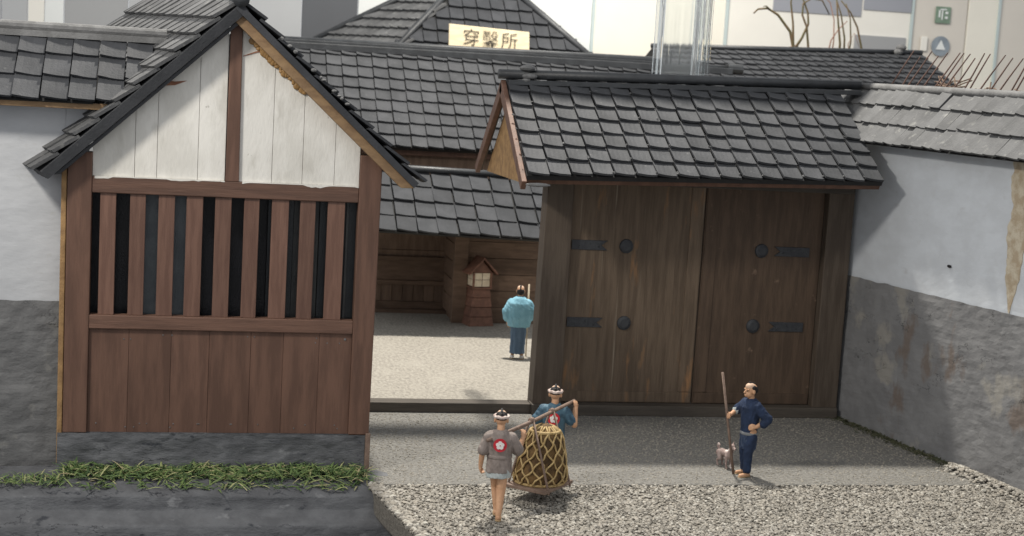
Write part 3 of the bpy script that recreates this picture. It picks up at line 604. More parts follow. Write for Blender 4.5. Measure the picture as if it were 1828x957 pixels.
MB().box(7.0, 7.1, 40.2, 42.1, 0, 2.7).make('return_wall', 'shed', sh)
for i in range(5): box('return_board', 'shed', sh, 6.95, 7.0, 40.35, 42.0, .15+i*.5, .63+i*.5, .008)
box('corner_post', 'shed', sh, 6.92, 7.3, 40.1, 40.35, 0, 2.7)
plank_wall(sh, 7.3, 9.6, 40.2, 0, 2.7, 6, 'shed')
box('sill', 'shed', sh, 3.4, 7.0, 41.5, 42.0, 0, .1)

# hip roofed building
hb = empty('hip_roof_building', (10, 57, 0), 'tall building at the back with pyramid slate roof', 'building')
A = Vector((6.2, 53, 6.75)); B = Vector((14.6, 53, 6.75)); Pk = Vector((10.13, 57, 10.8)); D = Vector((2.9, 58.4, 6.75)); B2 = Vector((15.5, 61, 6.75))
MB().add([A, B, Pk, D, B2, A+Vector((0, 0, -.2)), B+Vector((0, 0, -.2)), D+Vector((0, 0, -.2)), B2+Vector((0, 0, -.2))], [(0, 1, 2), (3, 0, 2), (1, 4, 2), (4, 3, 2), (5, 6, 1, 0), (7, 5, 0, 3), (6, 8, 4, 1), (8, 7, 3, 4), (5, 7, 8, 6)]).make('roof_slab', 'deck', hb)
box('wall', 'shedv', hb, 6.8, 14.2, 54, 60, 0, 6.7)
def tri_roof(A, B, P, w, rows, m, t):
    u = (B-A).normalized(); f = A+u*((P-A).dot(u)); v = (P-f); h = v.length; l = h/rows; pa = (P-A).dot(u); L0 = (B-A).length
    def mk(a, b):
        k = b/h; return pa*k-.05 < a < L0-(L0-pa)*k+.05
    tile_roof(hb, A, u, v, w, l, int(L0/w)+1, rows, m, t, .03, mk)
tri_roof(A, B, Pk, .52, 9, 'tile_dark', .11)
tri_roof(D, A, Pk, .45, 12, 'tile_pale', .10)  # left face lighter than the front: its lighting painted as tile colour
for q in (A, B, D): MB().tube([q+Vector((0, -.02, .1)), Pk+Vector((0, 0, .12))], .12, 8).make('hip_cap', 'ridge', hb, smooth=True)
# sign
sg = empty('sign_board', (10.05, 53.2, 7.2), 'cream wooden sign with black brush characters on the pyramid roof', 'sign')
for_s = MB().prism([(8.57, 53.2, 7.25), (11.5, 53.2, 7.15), (11.47, 53.4, 8.27), (8.57, 53.4, 8.39)], (0, .08, .0)); for_s.make('board', 'signw', sg, .01)
tc = bpy.data.curves.new('t', 'FONT'); tc.body = '穿鑿所'; tc.size = .64; tc.extrude = .004; tc.offset = -.007; tc.align_x = 'CENTER'; tc.space_character = 1.16
to = bpy.data.objects.new('t', tc); COL.objects.link(to); dg = bpy.context.evaluated_depsgraph_get(); dg.update()
me = bpy.data.meshes.new_from_object(to.evaluated_get(dg)); bpy.data.objects.remove(to)
zs = [v.co.z for v in me.vertices]
for v in me.vertices:
    x, y, z = v.co; xx = 10.06+x; zz = 7.70+y-.036*x; v.co = (xx, 53.2+(zz-7.25)*.175-.03-z, zz)
me.transform(Matrix.Translation((-10.05, -53.2, -7.2))); me.materials.clear(); me.materials.append(M['ink'])
to = bpy.data.objects.new('lettering', me); COL.objects.link(to); to.parent = sg

# building at right rear
rb = empty('rear_building', (21, 49, 0), 'low rear building with pale grey tiled roof, right of the clear post', 'building')
e = Vector((15.0, 47, 6.72)); rg = Vector((15.0, 50, 7.9)); uB = Vector((1, 0, .036)); v = rg-e; nn = uB.normalized().cross(v).normalized()
MB().prism([e-nn*.02, rg-nn*.02, rg+Vector((0, 2.5, -1)), e+Vector((0, .4, -.2))], uB*9.9).make('roof_slab', 'deck', rb)
tile_roof(rb, e, uB, v, .37, v.length/7, 27, 7, 'tile', .07, .03)
mb = MB(); mb.tube([rg+Vector((0, 0, .1)), rg+Vector((0, 0, .1))+uB*9.95], .085, 10); mb.make('ridge_cap', 'ridge', rb, smooth=True)
c = rg+uB*9.1; mb = MB(); mb.ell(c+Vector((0, -.1, .25)), (.2, .2, .12), 8, 6); mb.ell(c+Vector((-.1, -.1, .1)), (.16, .2, .12), 8, 6); mb.make('ridge_knob', 'ridge_pale', rb)
box('wall', 'shedv', rb, 15.4, 25, 47.6, 51, 0, 6.9)

# ------------------------------------------------------------------ CLEAR POST + CASE RAIL
cp = empty('clear_post', (11, 33.8, 0), 'clear acrylic post with bright edges rising behind the gate roof', 'post')
box('clear_block', 'acrylic_streak', cp, 10.36, 11.17, 33.6, 33.9, 0, 9.2, .01)
for xa, xb, ya in ((10.27, 10.34, 33.6), (11.18, 11.22, 33.6), (11.25, 11.33, 33.55), (11.36, 11.41, 33.5), (11.44, 11.50, 33.55)): box('edge_plate', 'acrylic', cp, xa, xb, ya, 34.05, 0, 9.2, .012)
tag(box('case_rail', 'g_dark', None, -12, 26, 30.72, 31.42, 9.25, 9.4, .02), 'dark metal rail of the display case above the gate', 'rail')

# ------------------------------------------------------------------ GALLERY BACKDROP
gw = empty('gallery_wall', (14, 60, 0), 'plain gallery wall of pale and grey panels far behind the model', 'wall')
segs = [(-12, -7.3, 'g_mid'), (-7.3, -6.36, 'g_mid'), (-6.36, -5.75, 'g_white'), (-5.75, -5.05, 'g_cool'), (-5.05, -2.7, 'g_grey'), (-2.7, 3.83, 'g_mid'), (3.83, 6.0, 'g_dark'), (6.0, 15.45, 'g_cool'), (15.5, 21.1, 'g_cream'), (21.15, 29.3, 'g_white'), (29.35, 31.87, 'g_beige'), (31.9, 33.3, 'g_cream'), (33.33, 38, 'g_beige')]
for i, (a, b, m) in enumerate(segs): box('panel', m, gw, a, b-.03, 60-.02*(i % 2), 60.2, -1.6, 14, .02)
for x in (15.47, 21.13, 29.32, 33.3): box('seam_strip', 'g_line', gw, x-.05, x+.05, 59.9, 60, -1.6, 14, 0)
box('dark_band', 'g_slate', gw, 23.1, 27.0, 59.93, 59.99, 9.95, 12, 0); box('dark_band', 'g_slate', gw, 27.1, 29.25, 59.93, 59.99, 10.25, 12, 0)
box('grey_shelf', 'g_grey', gw, 26.8, 29.1, 59.9, 59.99, 8.3, 9.2, .02)
box('sill', 'g_black', gw, -6.36, -5.75, 59.9, 59.99, 6.6, 7.5, 0)
s1 = empty('wall_sign', (30.7, 59.9, 9.9), 'small green square pictogram sign on the beige panel', 'sign')
box('plate', 'g_green', s1, 30.36, 31.06, 59.92, 59.95, 9.9, 10.6, .02)
mb = MB()
for x, z, w, h in ((30.5, 10.15, .07, .3), (30.64, 10.05, .05, .4), (30.8, 10.1, .12, .1), (30.8, 10.3, .12, .1), (30.57, 10.46, .28, .05)): mb.box(x, x+w, 59.9, 59.92, z, z+h)
mb.make('pictogram', 'g_cool', s1)
s2 = empty('wall_sign', (30.7, 59.9, 8.5), 'round blue-grey sign with a white tent shape on the beige panel', 'sign')
mb = MB(); mb.loft([((0, 0, 0), .42, .42), ((0, 0, .03), .42, .42)], 28); mb.v = [Vector((30.72+p.x, 59.94-p.z, 8.95+p.y)) for p in mb.v]; mb.make('disc', 'g_blue', s2)
MB().prism([(30.5, 59.905, 8.8), (30.94, 59.905, 8.8), (30.72, 59.905, 9.2)], (0, -.02, 0)).make('tent_shape', 'g_cool', s2)
tag(box('light_switch', 'g_white', None, 29.8, 30.1, 59.9, 59.95, 8.7, 9.3, .02), 'small pale plate beside the round sign', 'switch')

# ------------------------------------------------------------------ DRY PLANTS
def plant(label, loc, stems, m='twig'):
    p = empty('dry_plant', loc, label, 'plant', 'dry plants behind the rear roof')
    for pts, r in stems:
        pts = [Vector(loc)+Vector(q) for q in pts]; MB().tube(pts, [r*(1-.55*i/(len(pts)-1)) for i in range(len(pts))], 6).make('stem', m if r > .03 else 'pinktwig', p, smooth=True)
    return p
rd = random.Random(9)
plant('thick-stemmed dry plant with drooping tip on the left', (20.3, 50.6, 7.6), [
    ([(0, 0, 0), (.05, 0, .7), (-.1, 0, 1.2), (-.6, 0, 1.75), (-1.0, 0, 1.95), (-1.35, 0, 1.9), (-1.5, 0, 1.75)], .06),
    ([(0, 0, 0), (.05, 0, .8), (.02, .1, 1.5), (-.12, .1, 2.2), (-.1, .1, 2.8)], .05),
    ([(.05, 0, .5), (.35, 0, 1.0), (.55, 0, 1.5), (.5, 0, 1.9), (.3, .1, 2.4), (.35, .1, 2.8)], .05),
    ([(.8, 0, 0), (.62, 0, .7), (.5, 0, 1.4), (.3, 0, 1.8), (.3, 0, 2.2), (.6, 0, 2.4), (1.0, 0, 2.35), (1.3, 0, 1.9)], .045),
    ([(-.2, 0, 0), (-.2, 0, .6), (.1, 0, .75), (.45, 0, .6)], .028), ([(-.9, 0, 1.9), (-1.1, -.1, 2.02), (-1.2, -.1, 2.0)], .035)])
plant('wispy dry plant with thin arching stems on the right', (22.1, 50.6, 7.7), [
    ([(0, 0, 0), (.0, 0, .8), (-.15, 0, 1.6), (-.3, 0, 2.5)], .05), ([(.2, 0, 0), (.15, 0, 1.0), (-.05, 0, 1.8), (-.35, 0, 2.5)], .04),
    ([(.8, 0, 0), (.82, 0, .7), (.6, 0, 1.4), (.3, 0, 1.9), (-.1, 0, 2.3)], .045), ([(.3, 0, 0), (.4, 0, .9), (.3, 0, 1.7), (.1, 0, 2.2)], .035),
    ([(-.5, 0, 0), (-.35, 0, .9), (-.1, 0, 1.3), (.2, 0, 1.6)], .03), ([(-.3, 0, 0), (-.25, 0, .9), (-.3, 0, 1.6), (-.5, 0, 2.2), (-.9, 0, 2.5)], .028),
    ([(.5, 0, 0), (.3, 0, .8), (.5, 0, 1.2), (.75, 0, .7)], .02)])

# ------------------------------------------------------------------ LANTERN
ln = empty('lantern', (7.6, 40.0, 0), 'small wooden standing lantern with four paper panes and gabled roof', 'lantern', rz=radians(12))
hs = [(.0, .36), (.26, .33), (.52, .305), (.78, .28)]
for i, (z, w) in enumerate(hs):
    w2 = w-.045; MB().hexa([(-w, -w, z), (w, -w, z), (w, w, z), (-w, w, z), (-w2, -w2, z+.25), (w2, -w2, z+.25), (w2, w2, z+.25), (-w2, w2, z+.25)]).make('base_board', 'lant', ln, .012, rel=False)
box('core', 'lant', ln, -.2, .2, -.2, .2, 0, 1.03, 0, rel=False)
box('sill_plate', 'lant', ln, -.29, .29, -.29, .29, 1.0, 1.06, .01, rel=False)
for sx in (-1, 1):
    for sy in (-1, 1): box('lantern_post', 'lant', ln, sx*.255-.025, sx*.255+.025, sy*.255-.025, sy*.255+.025, 1.06, 1.46, .006, rel=False)
for sx in (-1, 1):
    for sz in (0, 1):
        box('paper_pane', 'paper', ln, sx*.115-.105, sx*.115+.105, -.245, -.235, 1.075+sz*.19, 1.25+sz*.19, 0, rel=False)
        box('paper_pane', 'paper', ln, -.245, -.235, sx*.115-.105, sx*.115+.105, 1.075+sz*.19, 1.25+sz*.19, 0, rel=False)
box('lantern_back', 'lant', ln, -.22, .22, -.22, .22, 1.06, 1.46, 0, rel=False)
MB().prism([(-.28, -.26, 1.46), (.28, -.26, 1.46), (0, -.26, 1.76)], (0, .5, 0)).make('gable', 'lant', ln, rel=False)
for s in (-1, 1): MB().prism([(s*.40, -.36, 1.40), (0, -.36, 1.82), (0, -.36, 1.88), (s*.43, -.36, 1.44)], (0, .72, 0)).make('roof_board', 'lant', ln, .008, rel=False)

# ------------------------------------------------------------------ PEOPLE
V = Vector
def hand(mb, w, d, s, n, k=1.0):
    w = V(w); d = V(d).normalized(); s = V(s); s = (s-d*s.dot(d)).normalized(); n = V(n); n = (n-d*n.dot(d)-s*n.dot(s)).normalized()
    mb.cap(w, .034*k, w+d*.055*k, .03*k, 10)
    for i, q in enumerate((-1.5, -.5, .5, 1.5)):
        L = (.9, 1.05, 1.0, .8)[i]*k; b = w+d*.085*k+s*q*.022*k; m_ = b+d*.035*L+n*.022*L; t = m_+n*.04*L-d*.012*L
        mb.cap(w+d*.05*k+s*q*.02*k, .0165*k, b, .015*k, 8); mb.cap(b, .0145*k, m_, .013*k, 8); mb.cap(m_, .013*k, t, .011*k, 8)
    b = w+d*.02*k+s*.04*k; m_ = b+d*.04*k+s*.018*k+n*.015*k; t = m_+d*.03*k+n*.025*k-s*.008*k
    mb.cap(w+d*.01*k+s*.015*k, .02*k, b, .018*k, 8); mb.cap(b, .017*k, m_, .015*k, 8); mb.cap(m_, .0145*k, t, .012*k, 8)
def limb(mb, pts, rs):
    for (p, r), (q, r2) in zip(zip(pts[:-1], rs[:-1]), zip(pts[1:], rs[1:])): mb.cap(p, r, q, r2)
def head(mb, c, k=1.0):
    c = V(c)
    mb.ell(c+V((0, -.012, .02))*k, (.096*k, .115*k, .112*k)); mb.ell(c+V((0, .03, -.06))*k, (.068*k, .08*k, .075*k)); mb.cap(c+V((0, .108, .0))*k, .014*k, c+V((0, .13, -.03))*k, .019*k, 8)
    mb.ell(c+V((0, .1, -.075))*k, (.035*k, .02*k, .012*k)); mb.ell(c+V((0, .1, -.095))*k, (.03*k, .02*k, .011*k))
    mb.cap(c+V((-.06, .09, .028))*k, .014*k, c+V((.06, .09, .028))*k, .014*k, 8)
    for s in (-1, 1): mb.ell(c+V((s*.1, -.005, -.015))*k, (.018*k, .03*k, .04*k), 8, 6)
def eyes(parent, c, k=1.0):
    for s in (-1, 1): MB().ell(V(c)+V((s*.04, .101, .004))*k, (.016*k, .012*k, .009*k), 8, 6).make('eye', 'hair', parent, rel=False, smooth=True)
def emblem(parent, c, r, tilt=0.0, back=-1):
    """red roundel with a white five-petal flower lying on the back of a coat (faces -y)"""
    mb = MB(); mb.loft([((0, 0, 0), r, r), ((0, 0, .018), r, r)], 24)
    f = lambda p, c=V(c): V((c.x+p.x, c.y-p.z+p.y*tilt+(p.x*p.x)*.9, c.z+p.y))
    mb.v = [f(p) for p in mb.v]; d = mb.make('emblem', 'red', parent, rel=False)
    mb = MB()
    for i in range(5):
        a = pi/2+2*pi*i/5; q = MB().loft([((cos(a)*r*.36, sin(a)*r*.36, .017), r*.3, r*.3), ((cos(a)*r*.36, sin(a)*r*.36, .026), r*.29, r*.29)], 10); mb.add(q.v, q.f)
    q = MB().loft([((0, 0, .017), r*.2, r*.2), ((0, 0, .028), r*.18, r*.18)], 10); mb.add(q.v, q.f)
    mb.v = [f(p) for p in mb.v]; fl = mb.make('flower', 'wht', d, rel=False); fl.location = fl.location-d.location
    mb = MB().ell((0, 0, .028), (r*.1, r*.1, .008), 8, 5); mb.v = [f(p) for p in mb.v]; fl = mb.make('flower_centre', 'red', d, rel=False); fl.location = fl.location-d.location
def sandals(parent, feet):
    for (p, q) in feet:
        p = V(p); q = V(q); p.z = q.z = .012+min(p.z, q.z)*0; mb = MB(); mb.cap(p, .05, q, .048, 10)
        mb.v = [V((x.x, x.y, .004+(x.z-.012)*.25+.008)) for x in mb.v]; mb.make('sandal', 'straw', parent, rel=False, smooth=True)

# man with the staff (faces left)
pm_ = empty('person', (9.80, 24.95, 0), 'man in navy jacket and trousers standing hand on hip beside a dog', 'person', rz=radians(104))
b = MB(); hd = (0, .03, 1.555)
head(b, hd, 1.0); b.cap((0, -.005, 1.34), .062, (0, .015, 1.47), .058)
limb(b, [(0, 0, .86), (0, -.005, 1.08), (0, -.01, 1.26)], [.135, .13, .15]); b.cap((-.15, -.01, 1.30), .07, (.15, -.01, 1.30), .07)
for s, fwd in ((-1, .05), (1, -.03)):
    limb(b, [(s*.085, 0, .84), (s*.10, fwd*.6+.02, .46), (s*.105, fwd-.01, .09)], [.095, .066, .042]); b.cap((s*.105, fwd-.03, .045), .04, (s*.115, fwd+.14, .035), .036)
limb(b, [(.2, 0, 1.29), (.27, .12, 1.14), (.20, .30, 1.07)], [.065, .047, .034]); hand(b, (.20, .30, 1.07), (-.45, .8, .05), (0, .1, 1), (-.8, -.5, 0))
limb(b, [(-.2, 0, 1.29), (-.30, -.17, 1.08), (-.20, .00, .93)], [.065, .047, .034]); hand(b, (-.20, .0, .93), (.15, .9, -.15), (0, .1, 1), (1, .0, 0))
bd = solid('body', b, .0085, 'skin', pm_)
b = MB(); b.loft([((0, 0, .78), .165, .135), ((0, 0, .9), .17, .14), ((0, -.005, 1.1), .2, .165), ((0, -.005, 1.26), .215, .18), ((0, -.005, 1.36), .155, .135), ((0, -.005, 1.41), .085, .08)])
limb(b, [(.17, -.01, 1.29), (.26, .10, 1.16)], [.095, .085]); limb(b, [(-.17, -.01, 1.29), (-.31, -.17, 1.08), (-.28, -.1, 1.0)], [.1, .085, .075])
jk = solid('jacket', b, .012, 'navy', pm_)
MB().cap((.25, .09, 1.165), .086, (.262, .112, 1.15), .082, 14).make('sleeve_hem', 'paleb', jk, rel=False, smooth=True)
MB().loft([((0, 0, .76), .172, .142), ((0, 0, .775), .182, .15), ((0, 0, .80), .182, .15), ((0, 0, .815), .172, .142)]).make('belt', 'belt', pm_, rel=False, smooth=True)
b = MB(); b.loft([((0, 0, .78), .165, .135), ((0, 0, .6), .175, .14), ((0, 0, .5), .175, .14)])
solid('waist_skirt', b, .012, 'check', pm_)
b = MB()
for s, fwd in ((-1, .05), (1, -.03)): limb(b, [(s*.085, 0, .74), (s*.10, fwd*.6+.02, .46), (s*.105, fwd, .13)], [.11, .09, .07])
solid('trousers', b, .012, 'navy', pm_)
sandals(pm_, [((-.105, .02, 0), (-.115, .19, 0)), ((.105, -.06, 0), (.115, .11, 0))])
b = MB(); c = V(hd); b.ell(c+V((0, -.05, .01)), (.105, .09, .085)); b.ell(c+V((-.06, -.02, .05)), (.045, .06, .05)); b.ell(c+V((.06, -.02, .05)), (.045, .06, .05)); b.cap(c+V((0, -.06, .12)), .026, c+V((0, .03, .145)), .02); b.cap(c+V((0, -.09, .06)), .03, c+V((0, -.06, .12)), .026)
solid('hair', b, .009, 'hair', pm_)
MB().ell(c+V((0, .01, .07)), (.082, .095, .07)).make('shaved_crown', 'scalp', pm_, rel=False, smooth=True)
eyes(pm_, hd)
a_, b_ = V((9.30, 25.17, 1.83)), V((9.60, 25.02, .0))
tag(MB().tube([b_, b_.lerp(a_, .5), a_], [.024, .024, .022], 10).make('staff', 'pole', smooth=True), 'long brown wooden staff held upright by the man in navy', 'staff')

# dog
dg_ = empty('dog', (9.6, 25.5, 0), 'small pinkish brown and white dog with curled tail behind the staff', 'dog', rz=radians(-166))
b = MB(); b.cap((0, .14, .31), .095, (0, -.02, .31), .078); b.cap((0, -.02, .31), .078, (0, -.2, .30), .082); b.cap((0, .17, .34), .08, (0, .23, .46), .058)
b.ell((0, .25, .505), (.068, .075, .062)); b.cap((0, .29, .49), .042, (0, .37, .475), .026)
for s in (-1, 1):
    b.cap((s*.04, .23, .55), .026, (s*.05, .225, .605), .008, 8)
    limb(b, [(s*.06, .15, .28), (s*.062, .13, .15), (s*.06, .15, .03)], [.05, .03, .022]); b.cap((s*.06, .15, .022), .022, (s*.06, .185, .02), .02, 8)
    limb(b, [(s*.06, -.19, .29), (s*.07, -.11, .18), (s*.07, -.22, .12), (s*.07, -.2, .03)], [.07, .045, .024, .02]); b.cap((s*.07, -.2, .022), .022, (s*.07, -.165, .02), .02, 8)
tl = [V((0, -.26, .35)), V((.01, -.30, .40)), V((.02, -.27, .45)), V((.03, -.21, .44))]; limb(b, tl, [.03, .034, .032, .022])
solid('body', b, .009, 'dog', dg_); dg_.scale = (.75, .8, .85)
for s in (-1, 1): MB().ell((s*.03, .305, .525), .010, 8, 6).make('eye', 'hair', dg_, rel=False)
MB().ell((0, .395, .48), (.016, .012, .012), 8, 6).make('nose', 'hair', dg_, rel=False)

# man in the courtyard, light blue coat, seen from behind
bp = empty('person', (7.74, 35.25, 0), 'man in light blue coat and slate blue skirt seen from behind in the courtyard', 'person', rz=radians(-14))
b = MB(); hd = (0, .05, 1.60); head(b, hd, .95); b.cap((0, 0, 1.40), .065, (0, .03, 1.52), .06)
limb(b, [(0, 0, .86), (0, -.01, 1.1), (0, -.01, 1.3)], [.14, .14, .15]); b.cap((-.17, 0, 1.34), .075, (.17, 0, 1.34), .075)
for s in (-1, 1): limb(b, [(s*.09, 0, .85), (s*.1, .02, .46), (s*.11, 0, .09)], [.095, .066, .042]); b.cap((s*.11, -.03, .045), .042, (s*.13, .14, .035), .038)
limb(b, [(-.21, 0, 1.32), (-.30, .02, 1.07), (-.27, .06, .86)], [.065, .05, .036]); hand(b, (-.27, .06, .86), (-.02, .05, -1), (0, 1, 0), (1, .1, 0))
limb(b, [(.21, 0, 1.32), (.31, .08, 1.1), (.22, .27, 1.12)], [.065, .05, .036]); hand(b, (.22, .27, 1.12), (.1, .9, .2), (0, 0, 1), (-1, 0, 0))
solid('body', b, .0085, 'skin', bp)
b = MB(); b.loft([((0, 0, .77), .27, .18), ((0, 0, .84), .285, .195), ((0, -.01, 1.0), .30, .2), ((0, -.015, 1.18), .305, .2), ((0, -.02, 1.32), .27, .185), ((0, -.01, 1.42), .18, .14), ((0, 0, 1.48), .1, .09)])
limb(b, [(-.2, 0, 1.3), (-.29, .0, 1.1), (-.27, .0, .98)], [.12, .13, .12]); limb(b, [(.2, 0, 1.3), (.29, .03, 1.12), (.27, .12, 1.0)], [.12, .12, .11])
for a, x in ((.75, -.2), (.72, .12)): pass
solid('coat', b, .013, 'sky', bp)
b = MB(); b.loft([((0, 0, .14), .185, .15), ((0, 0, .3), .175, .145), ((0, 0, .6), .185, .15), ((0, 0, .85), .2, .16)], 26)
for i, p in enumerate(b.v):
    if p.z < .7: a = atan2(p.y, p.x); k = 1+.05*sin(a*9); b.v[i] = V((p.x*k, p.y*k, p.z))
solid('skirt', b, .011, 'slate', bp, 1)
for s in (-1, 1): MB().cap((s*.11, -.03, .05), .048, (s*.13, .13, .04), .044).make('sock', 'wht', bp, rel=False, smooth=True)
sandals(bp, [((-.11, -.05, 0), (-.13, .16, 0)), ((.11, -.05, 0), (.13, .16, 0))])
b = MB(); c = V(hd); b.ell(c+V((0, -.05, -.01)), (.1, .085, .085)); b.cap(c+V((0, -.1, .03)), .03, c+V((0, -.06, .115)), .024); b.cap(c+V((0, -.06, .115)), .026, c+V((0, .03, .12)), .02)
solid('hair', b, .009, 'hair', bp)
MB().ell(c+V((0, .0, .06)), (.086, .1, .07)).make('shaved_crown', 'scalp', bp, rel=False, smooth=True)
eyes(bp, hd, .95); bp.scale = (1.0, 1.0, 1.04)
tag(MB().tube([(8.03, 35.55, .0), (8.02, 35.55, .9), (8.0, 35.52, 1.80)], [.018, .02, .022], 8).make('walking_stick', 'peel', smooth=True), 'pale thin stick held by the man in light blue', 'stick')

# carriers
P1, P2 = V((4.53, 22.35, 1.27)), V((6.42, 24.45, 1.44))
cf = empty('carrying_frame', (5.55, 23.45, 0), 'brown shoulder pole with rope hangers and a wooden load board', 'carrying frame')
MB().tube([P1, P1.lerp(P2, .5)+V((0, 0, -.025)), P2], [.030, .034, .030], 10).make('pole', 'pole', cf, smooth=True)
pd = (P2-P1).normalized(); pdh = V((pd.x, pd.y, 0)).normalized(); ps = V((pdh.y, -pdh.x, 0))
bc = V((5.66, 23.5, .235))
q0 = [bc+pdh*a+ps*s for a, s in ((-.48, -.38), (.48, -.38), (.48, .38), (-.48, .38))]
MB().prism(q0, (0, 0, .055)).make('load_board', 'pole', cf, .01)
for t, a in ((.48, -.36), (.72, .36)):
    top = P1.lerp(P2, t)+V((0, 0, -.02))
    for s in (-.385, .385):
        e_ = bc+pdh*a+ps*s; MB().tube([top+ps*s*.08+V((0, 0, .03)), top.lerp(e_, .5)+ps*s*.06, e_, e_+V((0, 0, -.02))], .02, 8).make('hanger_rope', 'pole', cf, smooth=True)
    MB().tube([top+V((0, 0, .02))-pd*.03, top+V((0, 0, .02))+pd*.03], .052, 10).make('rope_knot', 'pole', cf, smooth=True)
# net bundle on the board
nb = empty('net_bundle', (bc.x, bc.y, .29), 'dark bundle wrapped in golden rope net on the carried board', 'bundle')
prof = [(.29, .385), (.36, .43), (.5, .42), (.7, .38), (.9, .335), (1.05, .29), (1.15, .235), (1.22, .15), (1.25, .05)]
def pr(z):
    for (z0, r_0), (z1, r_1) in zip(prof[:-1], prof[1:]):
        if z <= z1: return r_0+(r_1-r_0)*(z-z0)/(z1-z0)
    return prof[-1][1]
n = 36; mb = MB(); mb.loft([((bc.x+(z-.29)*.06, bc.y, z), r, r*.92) for z, r in prof], n)
for i, p in enumerate(mb.v): mb.v[i] = p+V(noise.noise_vector(p*7))*.02
mb.make('load', 'load', nb, smooth=True)
for sgn in (1, -1):
    for k in range(12):
        pts = []
        for j in range(19):
            z = .30+(1.235-.30)*j/18; a = 2*pi*k/12+sgn*(j/18)*1.75; r = pr(z)+.016+.006*sgn
            a += .10*sin(j*pi/2.0+sgn*k)*.5
            pts.append((bc.x+(z-.29)*.06+r*cos(a), bc.y+r*.92*sin(a), z))
        MB().tube(pts, .0165, 6).make('net_strand', 'rope', nb, smooth=True)
MB().tube([(bc.x+.05+.24*cos(2*pi*i/16), bc.y+.22*sin(2*pi*i/16), 1.15) for i in range(17)], .03, 7).make('neck_rope', 'rope', nb, smooth=True)
MB().tube([(bc.x+.41*cos(2*pi*i/24), bc.y+.38*sin(2*pi*i/24), .315) for i in range(25)], .025, 7).make('base_rope', 'rope', nb, smooth=True)

def headwear(par, c):
    c = V(c)
    mb = MB(); mb.tube([c+V((.108*cos(2*pi*i/18), -.008+.125*sin(2*pi*i/18), .055+.008*sin(i*2.2))) for i in range(19)], .026, 8); mb.make('headband', 'band', par, rel=False, smooth=True)
    b = MB(); b.ell(c+V((0, -.02, .045)), (.1, .115, .095)); solid('hair', b, .01, 'hair', par)
    MB().ell(c+V((0, .015, .085)), (.075, .085, .065)).make('shaved_crown', 'scalp', par, rel=False, smooth=True)
    MB().cap(c+V((0, -.09, .10)), .026, c+V((0, .02, .158)), .02).make('topknot', 'hair', par, rel=False, smooth=True)
fc = empty('person', (4.76, 22.5, 0), 'carrier in grey-brown coat with bare legs, nearest man, seen from behind', 'person', 'men carrying the net bundle', radians(-10))
b = MB(); hd = (.0, .06, 1.555); head(b, hd, 1.0); b.cap((0, .0, 1.36), .065, (0, .03, 1.48), .06)
limb(b, [(0, 0, .86), (0, -.005, 1.08), (0, 0, 1.26)], [.14, .13, .15]); b.cap((-.16, 0, 1.30), .07, (.16, 0, 1.30), .07)
limb(b, [(.07, -.02, .82), (.055, -.03, .47), (.03, -.17, .09)], [.1, .075, .048]); b.cap((.03, -.19, .05), .045, (.04, -.02, .04), .04)
limb(b, [(-.06, .02, .82), (-.03, .18, .47), (-.0, .14, .1)], [.1, .075, .048]); b.cap((.0, .11, .05), .044, (.0, .28, .04), .04)
limb(b, [(-.2, 0, 1.29), (-.27, -.04, 1.04), (-.285, .02, .82)], [.065, .05, .036]); hand(b, (-.285, .02, .82), (0, .15, -1), (0, 1, 0), (1, .2, 0))
limb(b, [(.2, 0, 1.29), (.29, .02, 1.06), (.36, .16, 1.26)], [.065, .05, .036]); hand(b, (.36, .16, 1.26), (.05, .3, .9), (.8, .5, 0), (-.3, .8, 0))
solid('body', b, .0085, 'skin', fc)
b = MB(); b.loft([((0, 0, .74), .21, .17), ((0, 0, .86), .2, .16), ((0, 0, 1.0), .185, .15), ((0, -.005, 1.12), .2, .16), ((0, -.005, 1.26), .215, .155), ((0, 0, 1.36), .15, .12), ((0, 0, 1.41), .085, .08)])
limb(b, [(-.17, 0, 1.28), (-.26, -.04, 1.08)], [.1, .09]); limb(b, [(.17, 0, 1.28), (.28, .01, 1.09)], [.1, .09])
ck = solid('coat', b, .012, 'brownc', fc); emblem(ck, (-.005, -.168, 1.20), .105, -.0)
MB().loft([((0, 0, .96), .19, .155), ((0, 0, .975), .2, .163), ((0, 0, 1.01), .2, .163), ((0, 0, 1.025), .19, .155)]).make('belt', 'brownc', fc, rel=False, smooth=True)
b = MB(); b.loft([((0, 0, .66), .195, .165), ((0, 0, .75), .205, .165), ((0, 0, .82), .19, .15)]); solid('hem', b, .012, 'paleb', fc)
sandals(fc, [((.03, -.21, 0), (.04, .0, 0)), ((.0, .09, 0), (.0, .3, 0))]); headwear(fc, hd); eyes(fc, hd)

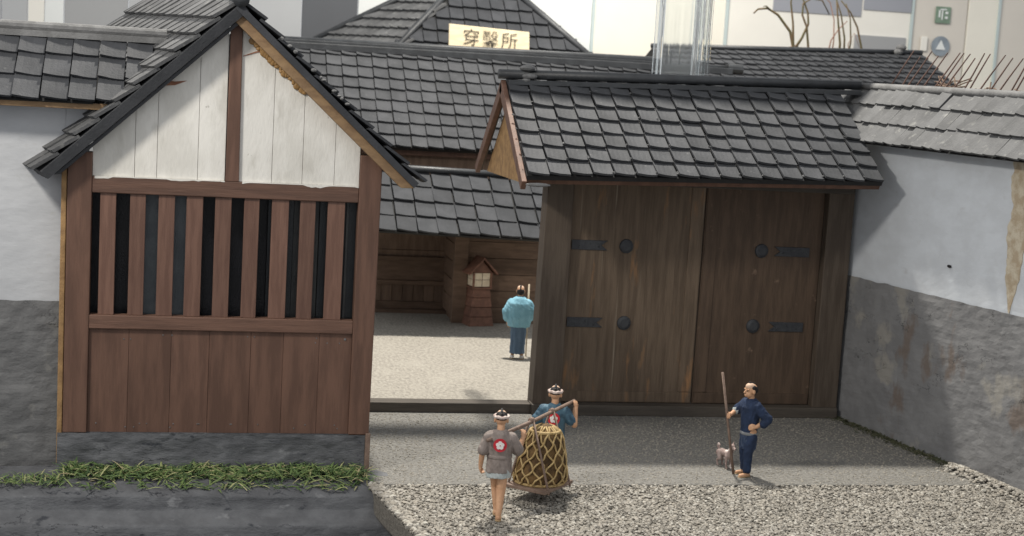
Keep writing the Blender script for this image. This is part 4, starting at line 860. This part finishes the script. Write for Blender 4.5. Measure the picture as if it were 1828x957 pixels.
bc_ = empty('person', (6.06, 24.36, 0), 'carrier in blue coat with raised right fist, behind the net bundle', 'person', 'men carrying the net bundle', radians(-16))
b = MB(); hd = (-.005, .04, 1.56); head(b, hd, 1.0); b.cap((0, .0, 1.36), .065, (0, .02, 1.48), .06)
limb(b, [(0, 0, .86), (0, -.005, 1.08), (0, 0, 1.26)], [.14, .13, .15]); b.cap((-.16, 0, 1.30), .07, (.16, 0, 1.30), .07)
limb(b, [(.08, 0, .82), (.09, .1, .47), (.09, .02, .09)], [.1, .075, .048]); b.cap((.09, .0, .05), .045, (.1, .17, .04), .04)
limb(b, [(-.07, 0, .82), (-.08, .0, .47), (-.08, -.14, .1)], [.1, .075, .048]); b.cap((-.08, -.16, .05), .044, (-.08, .0, .04), .04)
limb(b, [(-.2, 0, 1.29), (-.31, -.02, 1.08), (-.25, .16, 1.0)], [.065, .05, .036]); hand(b, (-.25, .16, 1.0), (.2, 1, 0), (0, 0, 1), (1, -.2, 0))
limb(b, [(.2, 0, 1.28), (.35, -.02, 1.07), (.35, .09, 1.33)], [.065, .055, .042]); hand(b, (.35, .09, 1.33), (-.02, .1, 1), (.7, .7, 0), (-.7, .7, 0))
solid('body', b, .0085, 'skin', bc_)
b = MB(); b.loft([((0, 0, .72), .21, .17), ((0, 0, .86), .2, .16), ((0, 0, 1.0), .185, .15), ((0, -.005, 1.12), .2, .16), ((0, -.005, 1.26), .215, .155), ((0, 0, 1.36), .15, .12), ((0, 0, 1.41), .085, .08)])
limb(b, [(-.17, 0, 1.29), (-.29, -.02, 1.12)], [.1, .095]); limb(b, [(.17, 0, 1.28), (.29, -.01, 1.13)], [.1, .09])
ck = solid('coat', b, .012, 'teal', bc_); emblem(ck, (-.0, -.168, 1.18), .105)
b = MB(); b.loft([((0, 0, .60), .16, .14), ((0, 0, .74), .2, .16), ((0, 0, .8), .19, .15)]); solid('hem', b, .012, 'paleb', bc_)
sandals(bc_, [((.09, -.02, 0), (.1, .19, 0)), ((-.08, -.18, 0), (-.08, .02, 0))]); headwear(bc_, hd); eyes(bc_, hd)
